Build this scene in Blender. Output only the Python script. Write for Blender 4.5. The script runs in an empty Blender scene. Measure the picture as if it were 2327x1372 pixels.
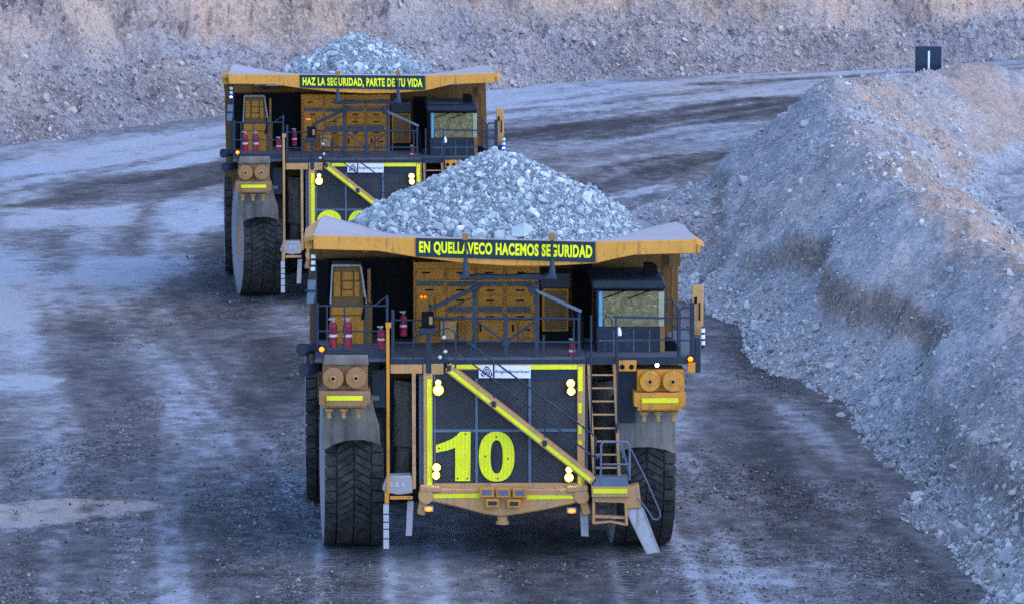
import bpy, bmesh, math, random
import numpy as np
from mathutils import Vector, Matrix
random.seed(7)
RNG = np.random.default_rng(11)
PI = math.pi
R = math.radians
S = bpy.context.scene
COL = S.collection

# ------------------------------------------------------------------ camera, light, exposure
FPX, W, H = 10400.0, 2327.0, 1372.0          # focal length in photo pixels, photo size
CAM_H = 20.0
PITCH = math.atan((H/2 + 627.0)/FPX)
cam_d = bpy.data.cameras.new('camera')
cam = bpy.data.objects.new('camera', cam_d); COL.objects.link(cam)
cam.location = (0, 0, CAM_H)
cam.rotation_euler = (PI/2 - PITCH, 0, 0)
cam_d.sensor_width = 36.0
cam_d.lens = 36.0*FPX/W
cam_d.clip_start = 1.0
cam_d.clip_end = 3000.0
S.camera = cam

SUN_EL, SUN_AZ = R(48), R(118)                # azimuth clockwise from +Y (behind and right of the camera)
wd = bpy.data.worlds.new('World'); S.world = wd
wd.use_nodes = True
nt = wd.node_tree
bg = nt.nodes['Background']
sky = nt.nodes.new('ShaderNodeTexSky')
sky.sky_type = 'NISHITA'; sky.sun_disc = False
sky.sun_elevation = SUN_EL; sky.sun_rotation = SUN_AZ
sky.altitude = 3500; sky.air_density = 1.0; sky.dust_density = 0.0; sky.ozone_density = 2.6
nt.links.new(sky.outputs[0], bg.inputs[0])
bg.inputs[1].default_value = 0.15
sd = bpy.data.lights.new('sun', 'SUN'); sun = bpy.data.objects.new('sun', sd); COL.objects.link(sun)
sd.energy = 0.5; sd.angle = R(65); sd.color = (1.0, 0.84, 0.70)
sv = Vector((math.sin(SUN_AZ)*math.cos(SUN_EL), math.cos(SUN_AZ)*math.cos(SUN_EL), math.sin(SUN_EL)))
sun.rotation_euler = sv.to_track_quat('Z', 'Y').to_euler()
sun.location = sv*300
S.view_settings.view_transform = 'Standard'
S.view_settings.look = 'None'
S.view_settings.exposure = 1.95
S.view_settings.gamma = 1.0
S.render.engine = 'CYCLES'
S.cycles.use_denoising = False
S.cycles.max_bounces = 5
S.cycles.diffuse_bounces = 2

# ------------------------------------------------------------------ measuring: photo point -> metres
def ray(px, py):
    u, v = (px - W/2)/FPX, -(py - H/2)/FPX
    return Vector((u, math.cos(PITCH) + v*math.sin(PITCH), -math.sin(PITCH) + v*math.cos(PITCH)))
def g(px, py, z=0.0):
    d = ray(px, py); t = (z - CAM_H)/d.z
    return (d.x*t, d.y*t)
A1 = R(1.6)
_o = g(1129, 1238)
O1 = Vector((_o[0], _o[1] + 0.25, 0.0))
_ca, _sa = math.cos(A1), math.sin(A1)
def L(px, py, yl):
    """the front truck's own coordinates of a photo point known to lie in its plane y = yl"""
    d = ray(px, py); c = Vector((0, 0, CAM_H)) - O1
    ly0, ly1 = -_sa*c.x + _ca*c.y, -_sa*d.x + _ca*d.y
    t = (yl - ly0)/ly1
    p = c + d*t
    return Vector((_ca*p.x + _sa*p.y, yl, p.z))

# ------------------------------------------------------------------ noise
_LAT = RNG.random((512, 512)).astype(np.float32)
def vnoise(x, y, seed=0):
    x = np.asarray(x, np.float64) + seed*37.13; y = np.asarray(y, np.float64) + seed*17.71
    xi = np.floor(x).astype(np.int64); yi = np.floor(y).astype(np.int64)
    fx = x - xi; fy = y - yi
    fx = fx*fx*fx*(fx*(fx*6-15)+10); fy = fy*fy*fy*(fy*(fy*6-15)+10)
    a = _LAT[xi & 511, yi & 511]; b = _LAT[(xi+1) & 511, yi & 511]
    c = _LAT[xi & 511, (yi+1) & 511]; d = _LAT[(xi+1) & 511, (yi+1) & 511]
    return (a*(1-fx)+b*fx)*(1-fy) + (c*(1-fx)+d*fx)*fy - 0.5
def fbm(x, y, oct=4, seed=0, gain=0.5, ridged=False):
    s = 0; a = 1.0; t = 0
    for i in range(oct):
        n = vnoise(x*2**i + i*5.3, y*2**i + i*9.1, seed + i)
        if ridged: n = 0.5 - 2*np.abs(n)
        s = s + a*n; t += a; a *= gain
    return s/t*1.6
def sstep(a, b, x):
    t = np.clip((x-a)/(b-a), 0, 1); return t*t*(3-2*t)
def polydist(X, Y, pts, vals=None):
    """distance to a polyline, signed side (+ left of travel), arc length, value interpolated along it"""
    best = np.full(X.shape, 1e9); side = np.zeros(X.shape); arc = np.zeros(X.shape); val = np.zeros(X.shape)
    l0 = 0.0
    for i in range(len(pts)-1):
        (ax, ay), (bx_, by) = pts[i], pts[i+1]
        dx, dy = bx_-ax, by-ay; ll = math.hypot(dx, dy)
        t = ((X-ax)*dx + (Y-ay)*dy)/(ll*ll)
        tc = np.clip(t, 0, 1)
        d = np.hypot(X-(ax+tc*dx), Y-(ay+tc*dy))
        m = d < best
        best = np.where(m, d, best)
        side = np.where(m, np.sign(dx*(Y-ay) - dy*(X-ax)), side)
        arc = np.where(m, l0 + tc*ll, arc)
        if vals is not None: val = np.where(m, vals[i]*(1-tc)+vals[i+1]*tc, val)
        l0 += ll
    return best, side, arc, val

# ------------------------------------------------------------------ materials
def newmat(name):
    m = bpy.data.materials.new(name); m.use_nodes = True
    n = m.node_tree; p = n.nodes['Principled BSDF']
    return m, n, p
def N(n, kind, **kw):
    o = n.nodes.new(kind)
    for k, v in kw.items(): setattr(o, k, v)
    return o
def rgb(c): return (c[0], c[1], c[2], 1.0)
def noise(n, scale, detail=6, rough=0.6, vec=None):
    t = N(n, 'ShaderNodeTexNoise'); t.inputs['Scale'].default_value = scale
    t.inputs['Detail'].default_value = detail; t.inputs['Roughness'].default_value = rough
    if vec is not None: n.links.new(vec, t.inputs['Vector'])
    return t.outputs[0]
def remap(n, sock, a, b, c=0.0, d=1.0):
    t = N(n, 'ShaderNodeMapRange'); t.inputs[1].default_value = a; t.inputs[2].default_value = b
    t.inputs[3].default_value = c; t.inputs[4].default_value = d
    n.links.new(sock, t.inputs[0]); return t.outputs[0]
def math_(n, op, a, b=None):
    t = N(n, 'ShaderNodeMath', operation=op)
    for i, s in enumerate((a, b)):
        if s is None: continue
        if isinstance(s, (int, float)): t.inputs[i].default_value = s
        else: n.links.new(s, t.inputs[i])
    return t.outputs[0]
def mix(n, fac, a, b, mode='MIX'):
    t = N(n, 'ShaderNodeMixRGB', blend_type=mode)
    for i, s in enumerate((fac, a, b)):
        if isinstance(s, (int, float)): t.inputs[i].default_value = s
        elif isinstance(s, tuple): t.inputs[i].default_value = rgb(s)
        else: n.links.new(s, t.inputs[i])
    return t.outputs[0]
def bump(n, p, h, strength=0.5, dist=0.02):
    b = N(n, 'ShaderNodeBump'); b.inputs['Strength'].default_value = strength; b.inputs['Distance'].default_value = dist
    n.links.new(h, b.inputs['Height']); n.links.new(b.outputs[0], p.inputs['Normal'])
def attr(n, name):
    a = N(n, 'ShaderNodeAttribute'); a.attribute_name = name; return a.outputs['Fac']

def paint(name, col, rough=0.5, dust=0.35, dustcol=(0.30, 0.275, 0.26), metal=0.0, up=0.6, sc=1.3, spec=0.35, grime=0.75):
    m, n, p = newmat(name)
    tc = N(n, 'ShaderNodeTexCoord').outputs['Object']
    a = noise(n, sc, 8, 0.65, tc); b = noise(n, 14.0, 6, 0.7, tc)
    st = N(n, 'ShaderNodeMapping'); st.inputs['Scale'].default_value = (9, 9, 0.7); n.links.new(tc, st.inputs[0])
    c = noise(n, 1.0, 5, 0.6, st.outputs[0])                        # runs down the sheet
    f = math_(n, 'ADD', math_(n, 'MULTIPLY', a, 0.55), math_(n, 'MULTIPLY', c, 0.45))
    f = remap(n, f, 0.36, 0.66, 0.0, 1.0)
    f = math_(n, 'MULTIPLY', f, dust)
    gn = N(n, 'ShaderNodeNewGeometry'); sx = N(n, 'ShaderNodeSeparateXYZ'); n.links.new(gn.outputs['Normal'], sx.inputs[0])
    u = remap(n, sx.outputs[2], 0.35, 0.95, 0.0, up)
    f = math_(n, 'MAXIMUM', f, u)
    f = math_(n, 'ADD', f, remap(n, b, 0.35, 0.7, -0.1, 0.14))
    f.node.use_clamp = True
    base = mix(n, remap(n, a, 0.3, 0.7), tuple(x*0.84 for x in col), tuple(min(1, x*1.12) for x in col))
    e = noise(n, 4.5, 7, 0.75, tc)
    base = mix(n, remap(n, math_(n, 'ADD', math_(n, 'MULTIPLY', c, 0.5), math_(n, 'MULTIPLY', e, 0.5)), 0.52, 0.64, 0.0, grime), base, tuple(x*0.28 for x in col))
    n.links.new(mix(n, f, base, dustcol), p.inputs['Base Color'])
    n.links.new(remap(n, f, 0, 1, rough, 0.9), p.inputs['Roughness'])
    p.inputs['Metallic'].default_value = metal
    p.inputs['Specular IOR Level'].default_value = spec
    bump(n, p, b, 0.12, 0.01)
    return m
def plain(name, col, rough=0.6, var=0.15, spec=0.3):
    m, n, p = newmat(name)
    tc = N(n, 'ShaderNodeTexCoord').outputs['Object']
    a = noise(n, 7.0, 6, 0.7, tc)
    n.links.new(mix(n, remap(n, a, 0.3, 0.7), tuple(x*(1-var) for x in col), tuple(min(1, x*(1+var)) for x in col)), p.inputs['Base Color'])
    p.inputs['Roughness'].default_value = rough; p.inputs['Specular IOR Level'].default_value = spec
    return m
def lit(name, col, strength):
    m, n, p = newmat(name)
    p.inputs['Base Color'].default_value = rgb(col)
    p.inputs['Emission Color'].default_value = rgb(col)
    nz = noise(n, 12.0, 2, 0.5, N(n, 'ShaderNodeTexCoord').outputs['Object'])
    n.links.new(remap(n, nz, 0.2, 0.8, strength*0.85, strength*1.15), p.inputs['Emission Strength'])
    return m

M = {}
M['yellow'] = paint('yellow_paint', (0.70, 0.265, 0.006), 0.45, 0.42, (0.40, 0.24, 0.11))
M['orange'] = paint('cabinet_paint', (0.50, 0.185, 0.004), 0.42, 0.36, (0.20, 0.11, 0.04), up=0.4)
M['shade_yellow'] = paint('shaded_yellow_paint', (0.17, 0.08, 0.018), 0.6, 0.3, (0.13, 0.09, 0.06))  # the yellow paint again, darkened to carry the shade under the canopy
M['tan'] = paint('dusty_yellow_paint', (0.54, 0.265, 0.065), 0.6, 0.55, (0.42, 0.31, 0.24))
M['lip'] = paint('canopy_paint', (0.72, 0.31, 0.035), 0.55, 0.30, (0.46, 0.26, 0.12), up=0.85)
M['bed_top'] = paint('worn_bed_steel', (0.44, 0.34, 0.26), 0.45, 0.95, (0.36, 0.37, 0.45), metal=0.1, up=0.35, sc=0.8)
M['brown'] = paint('muddy_drum_paint', (0.36, 0.165, 0.045), 0.7, 0.5, (0.24, 0.18, 0.15))
M['navy'] = paint('navy_steel', (0.009, 0.018, 0.040), 0.42, 0.16, (0.05, 0.06, 0.085), up=0.25)
M['rail'] = paint('rail_steel', (0.012, 0.026, 0.055), 0.4, 0.2, (0.06, 0.08, 0.12), up=0.4)
M['bluegrey'] = paint('bluegrey_steel', (0.08, 0.13, 0.20), 0.4, 0.4, (0.22, 0.23, 0.26), up=0.7)
M['deck'] = paint('deck_plate', (0.05, 0.06, 0.085), 0.5, 0.5, (0.13, 0.145, 0.18), up=0.75)
M['black'] = plain('black_steel', (0.006, 0.0065, 0.009), 0.8, 0.4, 0.12)
M['fender'] = paint('dust_caked_fender', (0.10, 0.085, 0.078), 0.8, 1.0, (0.29, 0.25, 0.215), sc=0.9)
M['grey'] = paint('dust_caked_steel', (0.30, 0.29, 0.30), 0.8, 0.7, (0.42, 0.41, 0.42))
M['pale'] = paint('pale_scuffed_plate', (0.50, 0.51, 0.53), 0.55, 0.5, (0.24, 0.22, 0.21))
M['strip'] = paint('reflective_yellow_tape', (0.86, 0.86, 0.004), 0.35, 0.14, (0.45, 0.40, 0.12), up=0.2, grime=0.18)
M['sign'] = plain('navy_sign_panel', (0.006, 0.026, 0.046), 0.4, 0.1)
M['letter'] = plain('yellow_lettering', (0.93, 0.93, 0.003), 0.5, 0.03)
def number_mat():
    m, n, p = newmat('perforated_yellow_number')
    tc = N(n, 'ShaderNodeTexCoord').outputs['Object']
    sx = N(n, 'ShaderNodeSeparateXYZ'); n.links.new(tc, sx.inputs[0])
    k = math_(n, 'MULTIPLY', math_(n, 'SINE', math_(n, 'ADD', math_(n, 'MULTIPLY', sx.outputs[0], 34.0), math_(n, 'MULTIPLY', sx.outputs[2], 60.0))), math_(n, 'SINE', math_(n, 'ADD', math_(n, 'MULTIPLY', sx.outputs[0], -34.0), math_(n, 'MULTIPLY', sx.outputs[2], 60.0))))
    f = remap(n, k, 0.1, 0.6, 0.0, 0.5)
    d = remap(n, noise(n, 3.0, 7, 0.7, tc), 0.5, 0.72, 0.0, 0.35)
    n.links.new(mix(n, math_(n, 'MAXIMUM', f, d), (0.93, 0.92, 0.003), (0.40, 0.37, 0.01)), p.inputs['Base Color'])
    p.inputs['Roughness'].default_value = 0.5
    return m
M['number'] = number_mat()
M['white'] = plain('white_panel', (0.78, 0.78, 0.82), 0.4, 0.05)
M['logo_blue'] = plain('logo_indigo', (0.03, 0.028, 0.16), 0.5, 0.05)
M['logo_red'] = plain('logo_red', (0.62, 0.05, 0.06), 0.5, 0.05)
M['red'] = paint('extinguisher_red', (0.30, 0.003, 0.03), 0.35, 0.06, up=0.15)
M['label_white'] = plain('paper_label', (0.6, 0.58, 0.56), 0.6)
M['lampglass'] = lit('lamp_lens_lit', (1.0, 0.84, 0.42), 5.0)
M['lamphalo'] = lit('lamp_halo_glow', (1.0, 0.66, 0.03), 0.55)  # glow colour for the halo of light around a headlamp
M['lampwhite'] = lit('lamp_lens_white', (1.0, 0.95, 0.74), 5.0)
M['amber'] = lit('amber_lens_lit', (1.0, 0.17, 0.006), 0.95)
M['amber_small'] = lit('amber_indicator', (1.0, 0.16, 0.005), 0.7)
M['blue'] = lit('blue_beacon_lit', (0.006, 0.025, 1.0), 1.6)
M['bluecore'] = lit('blue_beacon_core', (0.6, 0.7, 1.0), 3.0)
M['lampoff'] = plain('lamp_lens_unlit', (0.62, 0.63, 0.58), 0.2, 0.1, 0.6)
M['lens_dark'] = plain('camera_lens', (0.03, 0.04, 0.06), 0.15, 0.2, 0.6)
M['cable'] = plain('black_rubber_hose', (0.02, 0.022, 0.03), 0.5)

def glass():
    m, n, p = newmat('windscreen_glass')
    tc = N(n, 'ShaderNodeTexCoord').outputs['Object']
    wv = N(n, 'ShaderNodeTexNoise'); wv.inputs['Scale'].default_value = 3.2; wv.inputs['Detail'].default_value = 3; wv.inputs['Distortion'].default_value = 2.2
    n.links.new(tc, wv.inputs[0])
    n.links.new(mix(n, remap(n, wv.outputs[0], 0.35, 0.65), (0.15, 0.125, 0.05), (0.29, 0.245, 0.13)), p.inputs['Base Color'])  # tan swirl in the base colour stands for the reflected ground
    p.inputs['Roughness'].default_value = 0.12; p.inputs['Specular IOR Level'].default_value = 0.8
    bump(n, p, wv.outputs[0], 0.15, 0.05)
    return m
M['glass'] = glass()
def mesh_grille():
    m, n, p = newmat('expanded_metal_mesh')
    tc = N(n, 'ShaderNodeTexCoord').outputs['Object']
    sx = N(n, 'ShaderNodeSeparateXYZ'); n.links.new(tc, sx.inputs[0])
    def wav(fx, fz):
        k = math_(n, 'ADD', math_(n, 'MULTIPLY', sx.outputs[0], fx), math_(n, 'MULTIPLY', sx.outputs[2], fz))
        return math_(n, 'ABSOLUTE', math_(n, 'SINE', k))
    k = math_(n, 'MINIMUM', wav(26.0, 52.0), wav(-26.0, 52.0))
    f = remap(n, k, 0.12, 0.34, 1.0, 0.0)
    big = noise(n, 1.6, 6, 0.65, tc)
    f = math_(n, 'MULTIPLY', f, remap(n, big, 0.35, 0.65, 0.35, 1.0))
    n.links.new(mix(n, f, (0.006, 0.007, 0.010), (0.15, 0.16, 0.19)), p.inputs['Base Color'])
    p.inputs['Roughness'].default_value = 0.6
    bump(n, p, f, 0.6, 0.02)
    return m
M['mesh'] = mesh_grille()
def rubber():
    m, n, p = newmat('tyre_rubber')
    tc = N(n, 'ShaderNodeTexCoord').outputs['Object']
    a = noise(n, 3.0, 8, 0.7, tc); b = noise(n, 30.0, 5, 0.7, tc)
    f = remap(n, math_(n, 'ADD', math_(n, 'MULTIPLY', a, 0.6), math_(n, 'MULTIPLY', b, 0.4)), 0.40, 0.68)
    dst = mix(n, f, (0.016, 0.016, 0.019), (0.105, 0.094, 0.09))
    # the sidewalls carry pale road dust, the tread is scrubbed dark
    sx = N(n, 'ShaderNodeSeparateXYZ'); gn = N(n, 'ShaderNodeTexCoord'); n.links.new(gn.outputs['Normal'], sx.inputs[0])
    sw = remap(n, math_(n, 'ABSOLUTE', sx.outputs[0]), 0.55, 0.95, 0.0, 0.85)
    n.links.new(mix(n, sw, dst, (0.30, 0.30, 0.33)), p.inputs['Base Color'])
    p.inputs['Roughness'].default_value = 0.85; p.inputs['Specular IOR Level'].default_value = 0.15
    bump(n, p, b, 0.3, 0.01)
    return m
M['rubber'] = rubber()

def rock_mat(name, c0, c1, c2, sc=4.0):
    """stone whose colour varies from piece to piece by the mesh attribute 'tint'"""
    m, n, p = newmat(name)
    geo = N(n, 'ShaderNodeNewGeometry').outputs['Position']
    t = attr(n, 'tint')
    r = N(n, 'ShaderNodeValToRGB'); n.links.new(t, r.inputs[0])
    e = r.color_ramp.elements
    e[0].position = 0.0; e[0].color = rgb(c0); e[1].position = 1.0; e[1].color = rgb(c2)
    x = e.new(0.5); x.color = rgb(c1)
    a = noise(n, sc, 7, 0.7, geo); b = noise(n, 22.0, 5, 0.7, geo)
    v = math_(n, 'ADD', math_(n, 'MULTIPLY', a, 0.5), math_(n, 'MULTIPLY', b, 0.5))
    n.links.new(mix(n, 1.0, r.outputs[0], mix(n, remap(n, v, 0.32, 0.68), (0.68, 0.68, 0.68), (1.22, 1.22, 1.22)), 'MULTIPLY'), p.inputs['Base Color'])
    p.inputs['Roughness'].default_value = 0.9; p.inputs['Specular IOR Level'].default_value = 0.2
    bump(n, p, v, 0.5, 0.03)
    return m
M['ore'] = rock_mat('ore_stone', (0.12, 0.145, 0.175), (0.36, 0.42, 0.465), (0.66, 0.69, 0.70))
M['rubble'] = rock_mat('rubble_stone', (0.18, 0.195, 0.22), (0.365, 0.39, 0.42), (0.58, 0.58, 0.57))
M['hillrock'] = rock_mat('hill_stone', (0.19, 0.175, 0.19), (0.37, 0.33, 0.33), (0.58, 0.48, 0.42))
M['pebble'] = rock_mat('pebble_stone', (0.05, 0.05, 0.056), (0.15, 0.148, 0.155), (0.38, 0.37, 0.37))

def soil_mat(name, cold, warm, dark, sc1=0.7, sc2=9.0, bstr=0.9, bd=0.12, cell=8.0):
    m, n, p = newmat(name)
    geo = N(n, 'ShaderNodeNewGeometry').outputs['Position']
    w = attr(n, 'warm'); tn = attr(n, 'tone')
    a = noise(n, sc1, 9, 0.68, geo); b = noise(n, sc2, 6, 0.72, geo)
    vo = N(n, 'ShaderNodeTexVoronoi'); vo.inputs['Scale'].default_value = 4.5; vo.inputs['Randomness'].default_value = 1.0
    n.links.new(geo, vo.inputs[0])
    base = mix(n, w, cold, warm)
    v = math_(n, 'ADD', math_(n, 'MULTIPLY', a, 0.45), math_(n, 'MULTIPLY', b, 0.55))
    vc = N(n, 'ShaderNodeTexVoronoi'); vc.inputs['Scale'].default_value = cell; n.links.new(geo, vc.inputs[0])
    cs = N(n, 'ShaderNodeSeparateXYZ'); n.links.new(vc.outputs['Color'], cs.inputs[0])
    tn = math_(n, 'ADD', tn, remap(n, cs.outputs[0], 0, 1, -0.24, 0.24))
    v2 = math_(n, 'ADD', remap(n, v, 0.34, 0.66, -0.38, 0.38), tn)
    v2.node.use_clamp = True
    n.links.new(mix(n, v2, dark, base), p.inputs['Base Color'])
    p.inputs['Roughness'].default_value = 0.95; p.inputs['Specular IOR Level'].default_value = 0.1
    h = math_(n, 'ADD', math_(n, 'MULTIPLY', b, 0.7), math_(n, 'MULTIPLY', vo.outputs[0], 0.35))
    bump(n, p, h, bstr, bd)
    return m
M['berm'] = soil_mat('berm_soil', (0.415, 0.45, 0.50), (0.48, 0.355, 0.29), (0.14, 0.128, 0.13))
M['hill'] = soil_mat('hill_soil', (0.42, 0.40, 0.43), (0.64, 0.455, 0.345), (0.14, 0.125, 0.135), 0.6, 6.0, 1.0, 0.25, 5.0)
def road_mat():
    m, n, p = newmat('haul_road_dirt')
    geo = N(n, 'ShaderNodeNewGeometry').outputs['Position']
    tn = attr(n, 'tone'); w = attr(n, 'warm')
    a = noise(n, 1.7, 8, 0.7, geo); b = noise(n, 13.0, 6, 0.75, geo); c = noise(n, 45.0, 3, 0.6, geo)
    v = math_(n, 'ADD', math_(n, 'MULTIPLY', a, 0.35), math_(n, 'MULTIPLY', math_(n, 'ADD', b, c), 0.33))
    vc = N(n, 'ShaderNodeTexVoronoi'); vc.inputs['Scale'].default_value = 10.0; n.links.new(geo, vc.inputs[0])
    cs = N(n, 'ShaderNodeSeparateXYZ'); n.links.new(vc.outputs['Color'], cs.inputs[0])
    sp = math_(n, 'MULTIPLY', remap(n, cs.outputs[0], 0, 1, -0.26, 0.26), attr(n, 'grit'))
    t = math_(n, 'ADD', math_(n, 'ADD', tn, sp), remap(n, v, 0.35, 0.65, -0.30, 0.30))
    r = N(n, 'ShaderNodeValToRGB'); n.links.new(t, r.inputs[0])
    e = r.color_ramp.elements
    e[0].position = 0.0; e[0].color = rgb((0.024, 0.021, 0.022)); e[1].position = 1.0; e[1].color = rgb((0.42, 0.475, 0.56))
    x = e.new(0.33); x.color = rgb((0.076, 0.074, 0.083)); x = e.new(0.62); x.color = rgb((0.178, 0.182, 0.202))
    n.links.new(mix(n, w, r.outputs[0], mix(n, 1.0, r.outputs[0], (1.15, 0.90, 0.72), 'MULTIPLY')), p.inputs['Base Color'])
    n.links.new(remap(n, tn, 0.0, 0.6, 0.62, 0.95), p.inputs['Roughness'])
    p.inputs['Specular IOR Level'].default_value = 0.2
    bump(n, p, math_(n, 'ADD', math_(n, 'MULTIPLY', b, 0.6), math_(n, 'MULTIPLY', c, 0.4)), 1.0, 0.10)
    return m
M['road'] = road_mat()

# ------------------------------------------------------------------ mesh helpers
def tag(o, label=None, cat=None, group=None, kind=None):
    for k, v in (('label', label), ('category', cat), ('group', group), ('kind', kind)):
        if v: o[k] = v
    return o
def link(name, me, mat, parent=None):
    o = bpy.data.objects.new(name, me); COL.objects.link(o)
    if mat is not None: me.materials.append(mat)
    if parent is not None: o.parent = parent
    return o
def np_mesh(name, V, F, mat, parent=None, attrs=None, flat=False):
    """V (n,3), F (m,3) or (m,4)"""
    me = bpy.data.meshes.new(name)
    V = np.ascontiguousarray(V, np.float32); F = np.ascontiguousarray(F, np.int32)
    k = F.shape[1]
    me.vertices.add(len(V)); me.vertices.foreach_set('co', V.ravel())
    me.loops.add(F.size); me.loops.foreach_set('vertex_index', F.ravel())
    me.polygons.add(len(F))
    me.polygons.foreach_set('loop_start', np.arange(0, F.size, k, dtype=np.int32))
    me.polygons.foreach_set('loop_total', np.full(len(F), k, np.int32))
    me.update(calc_edges=True)
    for a, arr in (attrs or {}).items():
        at = me.attributes.new(a, 'FLOAT', 'POINT'); at.data.foreach_set('value', np.ascontiguousarray(arr, np.float32).ravel())
    if flat: me.shade_flat()
    me.validate()
    return link(name, me, mat, parent)
def grid_faces(nr, nc):
    i = np.arange(nr*nc).reshape(nr, nc)
    return np.stack([i[:-1, :-1], i[:-1, 1:], i[1:, 1:], i[1:, :-1]], -1).reshape(-1, 4)

class MB:
    def __init__(s): s.v = []; s.f = []
    def add(s, vs, fs):
        b = len(s.v); s.v += [tuple(p) for p in vs]; s.f += [tuple(b+i for i in f) for f in fs]; return s
    def box(s, x0, x1, y0, y1, z0, z1):
        x0, x1 = sorted((x0, x1)); y0, y1 = sorted((y0, y1)); z0, z1 = sorted((z0, z1))
        return s.add([(x0,y0,z0),(x1,y0,z0),(x1,y1,z0),(x0,y1,z0),(x0,y0,z1),(x1,y0,z1),(x1,y1,z1),(x0,y1,z1)],
                     [(0,3,2,1),(4,5,6,7),(0,1,5,4),(1,2,6,5),(2,3,7,6),(3,0,4,7)])
    def pbox(s, a, b, c, d, y, dep):
        """photo rectangle (a,b)-(c,d) on the plane y, running back by dep"""
        p, q = L(a, b, y), L(c, d, y)
        return s.box(p.x, q.x, y, y+dep, q.z, p.z)
    def prism(s, poly, y0, y1):
        n = len(poly)
        area = sum(poly[i][0]*poly[(i+1) % n][1]-poly[(i+1) % n][0]*poly[i][1] for i in range(n))
        if area < 0: poly = poly[::-1]
        vs = [(x, y0, z) for x, z in poly] + [(x, y1, z) for x, z in poly]
        fs = [tuple(range(n)), tuple(range(2*n-1, n-1, -1))] + [(i, i+n, (i+1) % n + n, (i+1) % n) for i in range(n)]
        return s.add(vs, fs)
    def pprism(s, pts, y, dep):
        return s.prism([(L(a, b, y).x, L(a, b, y).z) for a, b in pts], y, y+dep)
    def prism_x(s, poly, x0, x1):
        n = len(poly)
        vs = [(x0, a, b) for a, b in poly] + [(x1, a, b) for a, b in poly]
        return s.add(vs, [tuple(range(n))[::-1], tuple(range(n, 2*n))] + [(i, (i+1) % n, (i+1) % n + n, i+n) for i in range(n)])
    def tube(s, p, q, r, n=8, r2=None):
        p, q = Vector(p), Vector(q); r2 = r if r2 is None else r2
        w = (q-p).normalized(); u = w.orthogonal().normalized(); v = w.cross(u)
        c = [(math.cos(2*PI*i/n), math.sin(2*PI*i/n)) for i in range(n)]
        vs = [p+u*(a*r)+v*(b*r) for a, b in c] + [q+u*(a*r2)+v*(b*r2) for a, b in c]
        return s.add(vs, [(i, (i+1) % n, (i+1) % n+n, i+n) for i in range(n)] + [tuple(range(n))[::-1], tuple(range(n, 2*n))])
    def path(s, pts, r, n=7):
        for a, b in zip(pts[:-1], pts[1:]): s.tube(a, b, r, n)
        for p in pts[1:-1]: s.ball(p, r*1.02)
        return s
    def ball(s, c, r, nu=8, nv=5, sz=1.0):
        c = Vector(c); vs = [c+Vector((0,0,r*sz))]
        for j in range(1, nv):
            t = PI*j/nv
            vs += [c+Vector((r*math.sin(t)*math.cos(2*PI*i/nu), r*math.sin(t)*math.sin(2*PI*i/nu), r*sz*math.cos(t))) for i in range(nu)]
        vs.append(c-Vector((0,0,r*sz)))
        fs = [(0, 1+i, 1+(i+1) % nu) for i in range(nu)]
        for j in range(nv-2):
            a = 1+j*nu
            fs += [(a+i, a+nu+i, a+nu+(i+1) % nu, a+(i+1) % nu) for i in range(nu)]
        a = 1+(nv-2)*nu; e = len(vs)-1
        fs += [(a+i, e, a+(i+1) % nu) for i in range(nu)]
        return s.add(vs, fs)
    def bar(s, a, b, c, d, y, r, y2=None, n=8):
        """round bar between two photo points"""
        return s.tube(L(a, b, y), L(c, d, y if y2 is None else y2), r, n)
    def ppath(s, pts, y, r):
        return s.path([L(a, b, y) for a, b in pts], r)
    def beam(s, p, q, w, d):
        """flat bar from p to q: w wide in the picture plane (x,z), d deep along y"""
        p, q = Vector(p), Vector(q); t = (q-p); t.y = 0; t.normalize()
        nrm = Vector((-t.z, 0, t.x))*(w/2); dy = Vector((0, d, 0))
        vs = [p-nrm, q-nrm, q+nrm, p+nrm]; vs += [v+dy for v in vs]
        return s.add(vs, [(0,1,2,3),(7,6,5,4),(1,0,4,5),(2,1,5,6),(3,2,6,7),(0,3,7,4)])
    def disc(s, c, r, d, n=20, r2=None, axis=(0, 1, 0)):
        c = Vector(c); return s.tube(c, c+Vector(axis)*d, r, n, r2)
    def lathe(s, prof, c, n=48):
        """profile (x, r) turned about the x axis through c"""
        c = Vector(c); k = len(prof)
        vs = [c+Vector((x, r*math.sin(2*PI*i/n), r*math.cos(2*PI*i/n))) for i in range(n) for x, r in prof]
        return s.add(vs, [(i*k+j, i*k+j+1, ((i+1) % n)*k+j+1, ((i+1) % n)*k+j) for i in range(n) for j in range(k-1)])
    def pieces(s, gap=0.03):
        """the separate pieces of this shape (touching solids stay together)"""
        par = list(range(len(s.v)))
        def find(i):
            while par[i] != i: par[i] = par[par[i]]; i = par[i]
            return i
        for f in s.f:
            for i in f[1:]: par[find(i)] = find(f[0])
        comp = {}
        for i in range(len(s.v)): comp.setdefault(find(i), []).append(i)
        cl = []
        for ids in comp.values():
            P = np.array([s.v[i] for i in ids]); lo, hi = P.min(0)-gap/2, P.max(0)+gap/2; ids = set(ids); rest = []
            again = True
            while again:
                again = False; rest = []
                for l2, h2, i2 in cl:
                    if (lo <= h2).all() and (l2 <= hi).all(): lo = np.minimum(lo, l2); hi = np.maximum(hi, h2); ids |= i2; again = True
                    else: rest.append((l2, h2, i2))
                cl = rest
            cl.append((lo, hi, ids))
        if len(cl) == 1: return [s]
        out = []
        for _, _, ids in cl:
            q = MB(); idl = sorted(ids); m = {a: k for k, a in enumerate(idl)}
            q.v = [s.v[a] for a in idl]; q.f = [tuple(m[a] for a in f) for f in s.f if f[0] in m]; out.append(q)
        return sorted(out, key=lambda q: min(v[0] for v in q.v))
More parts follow.
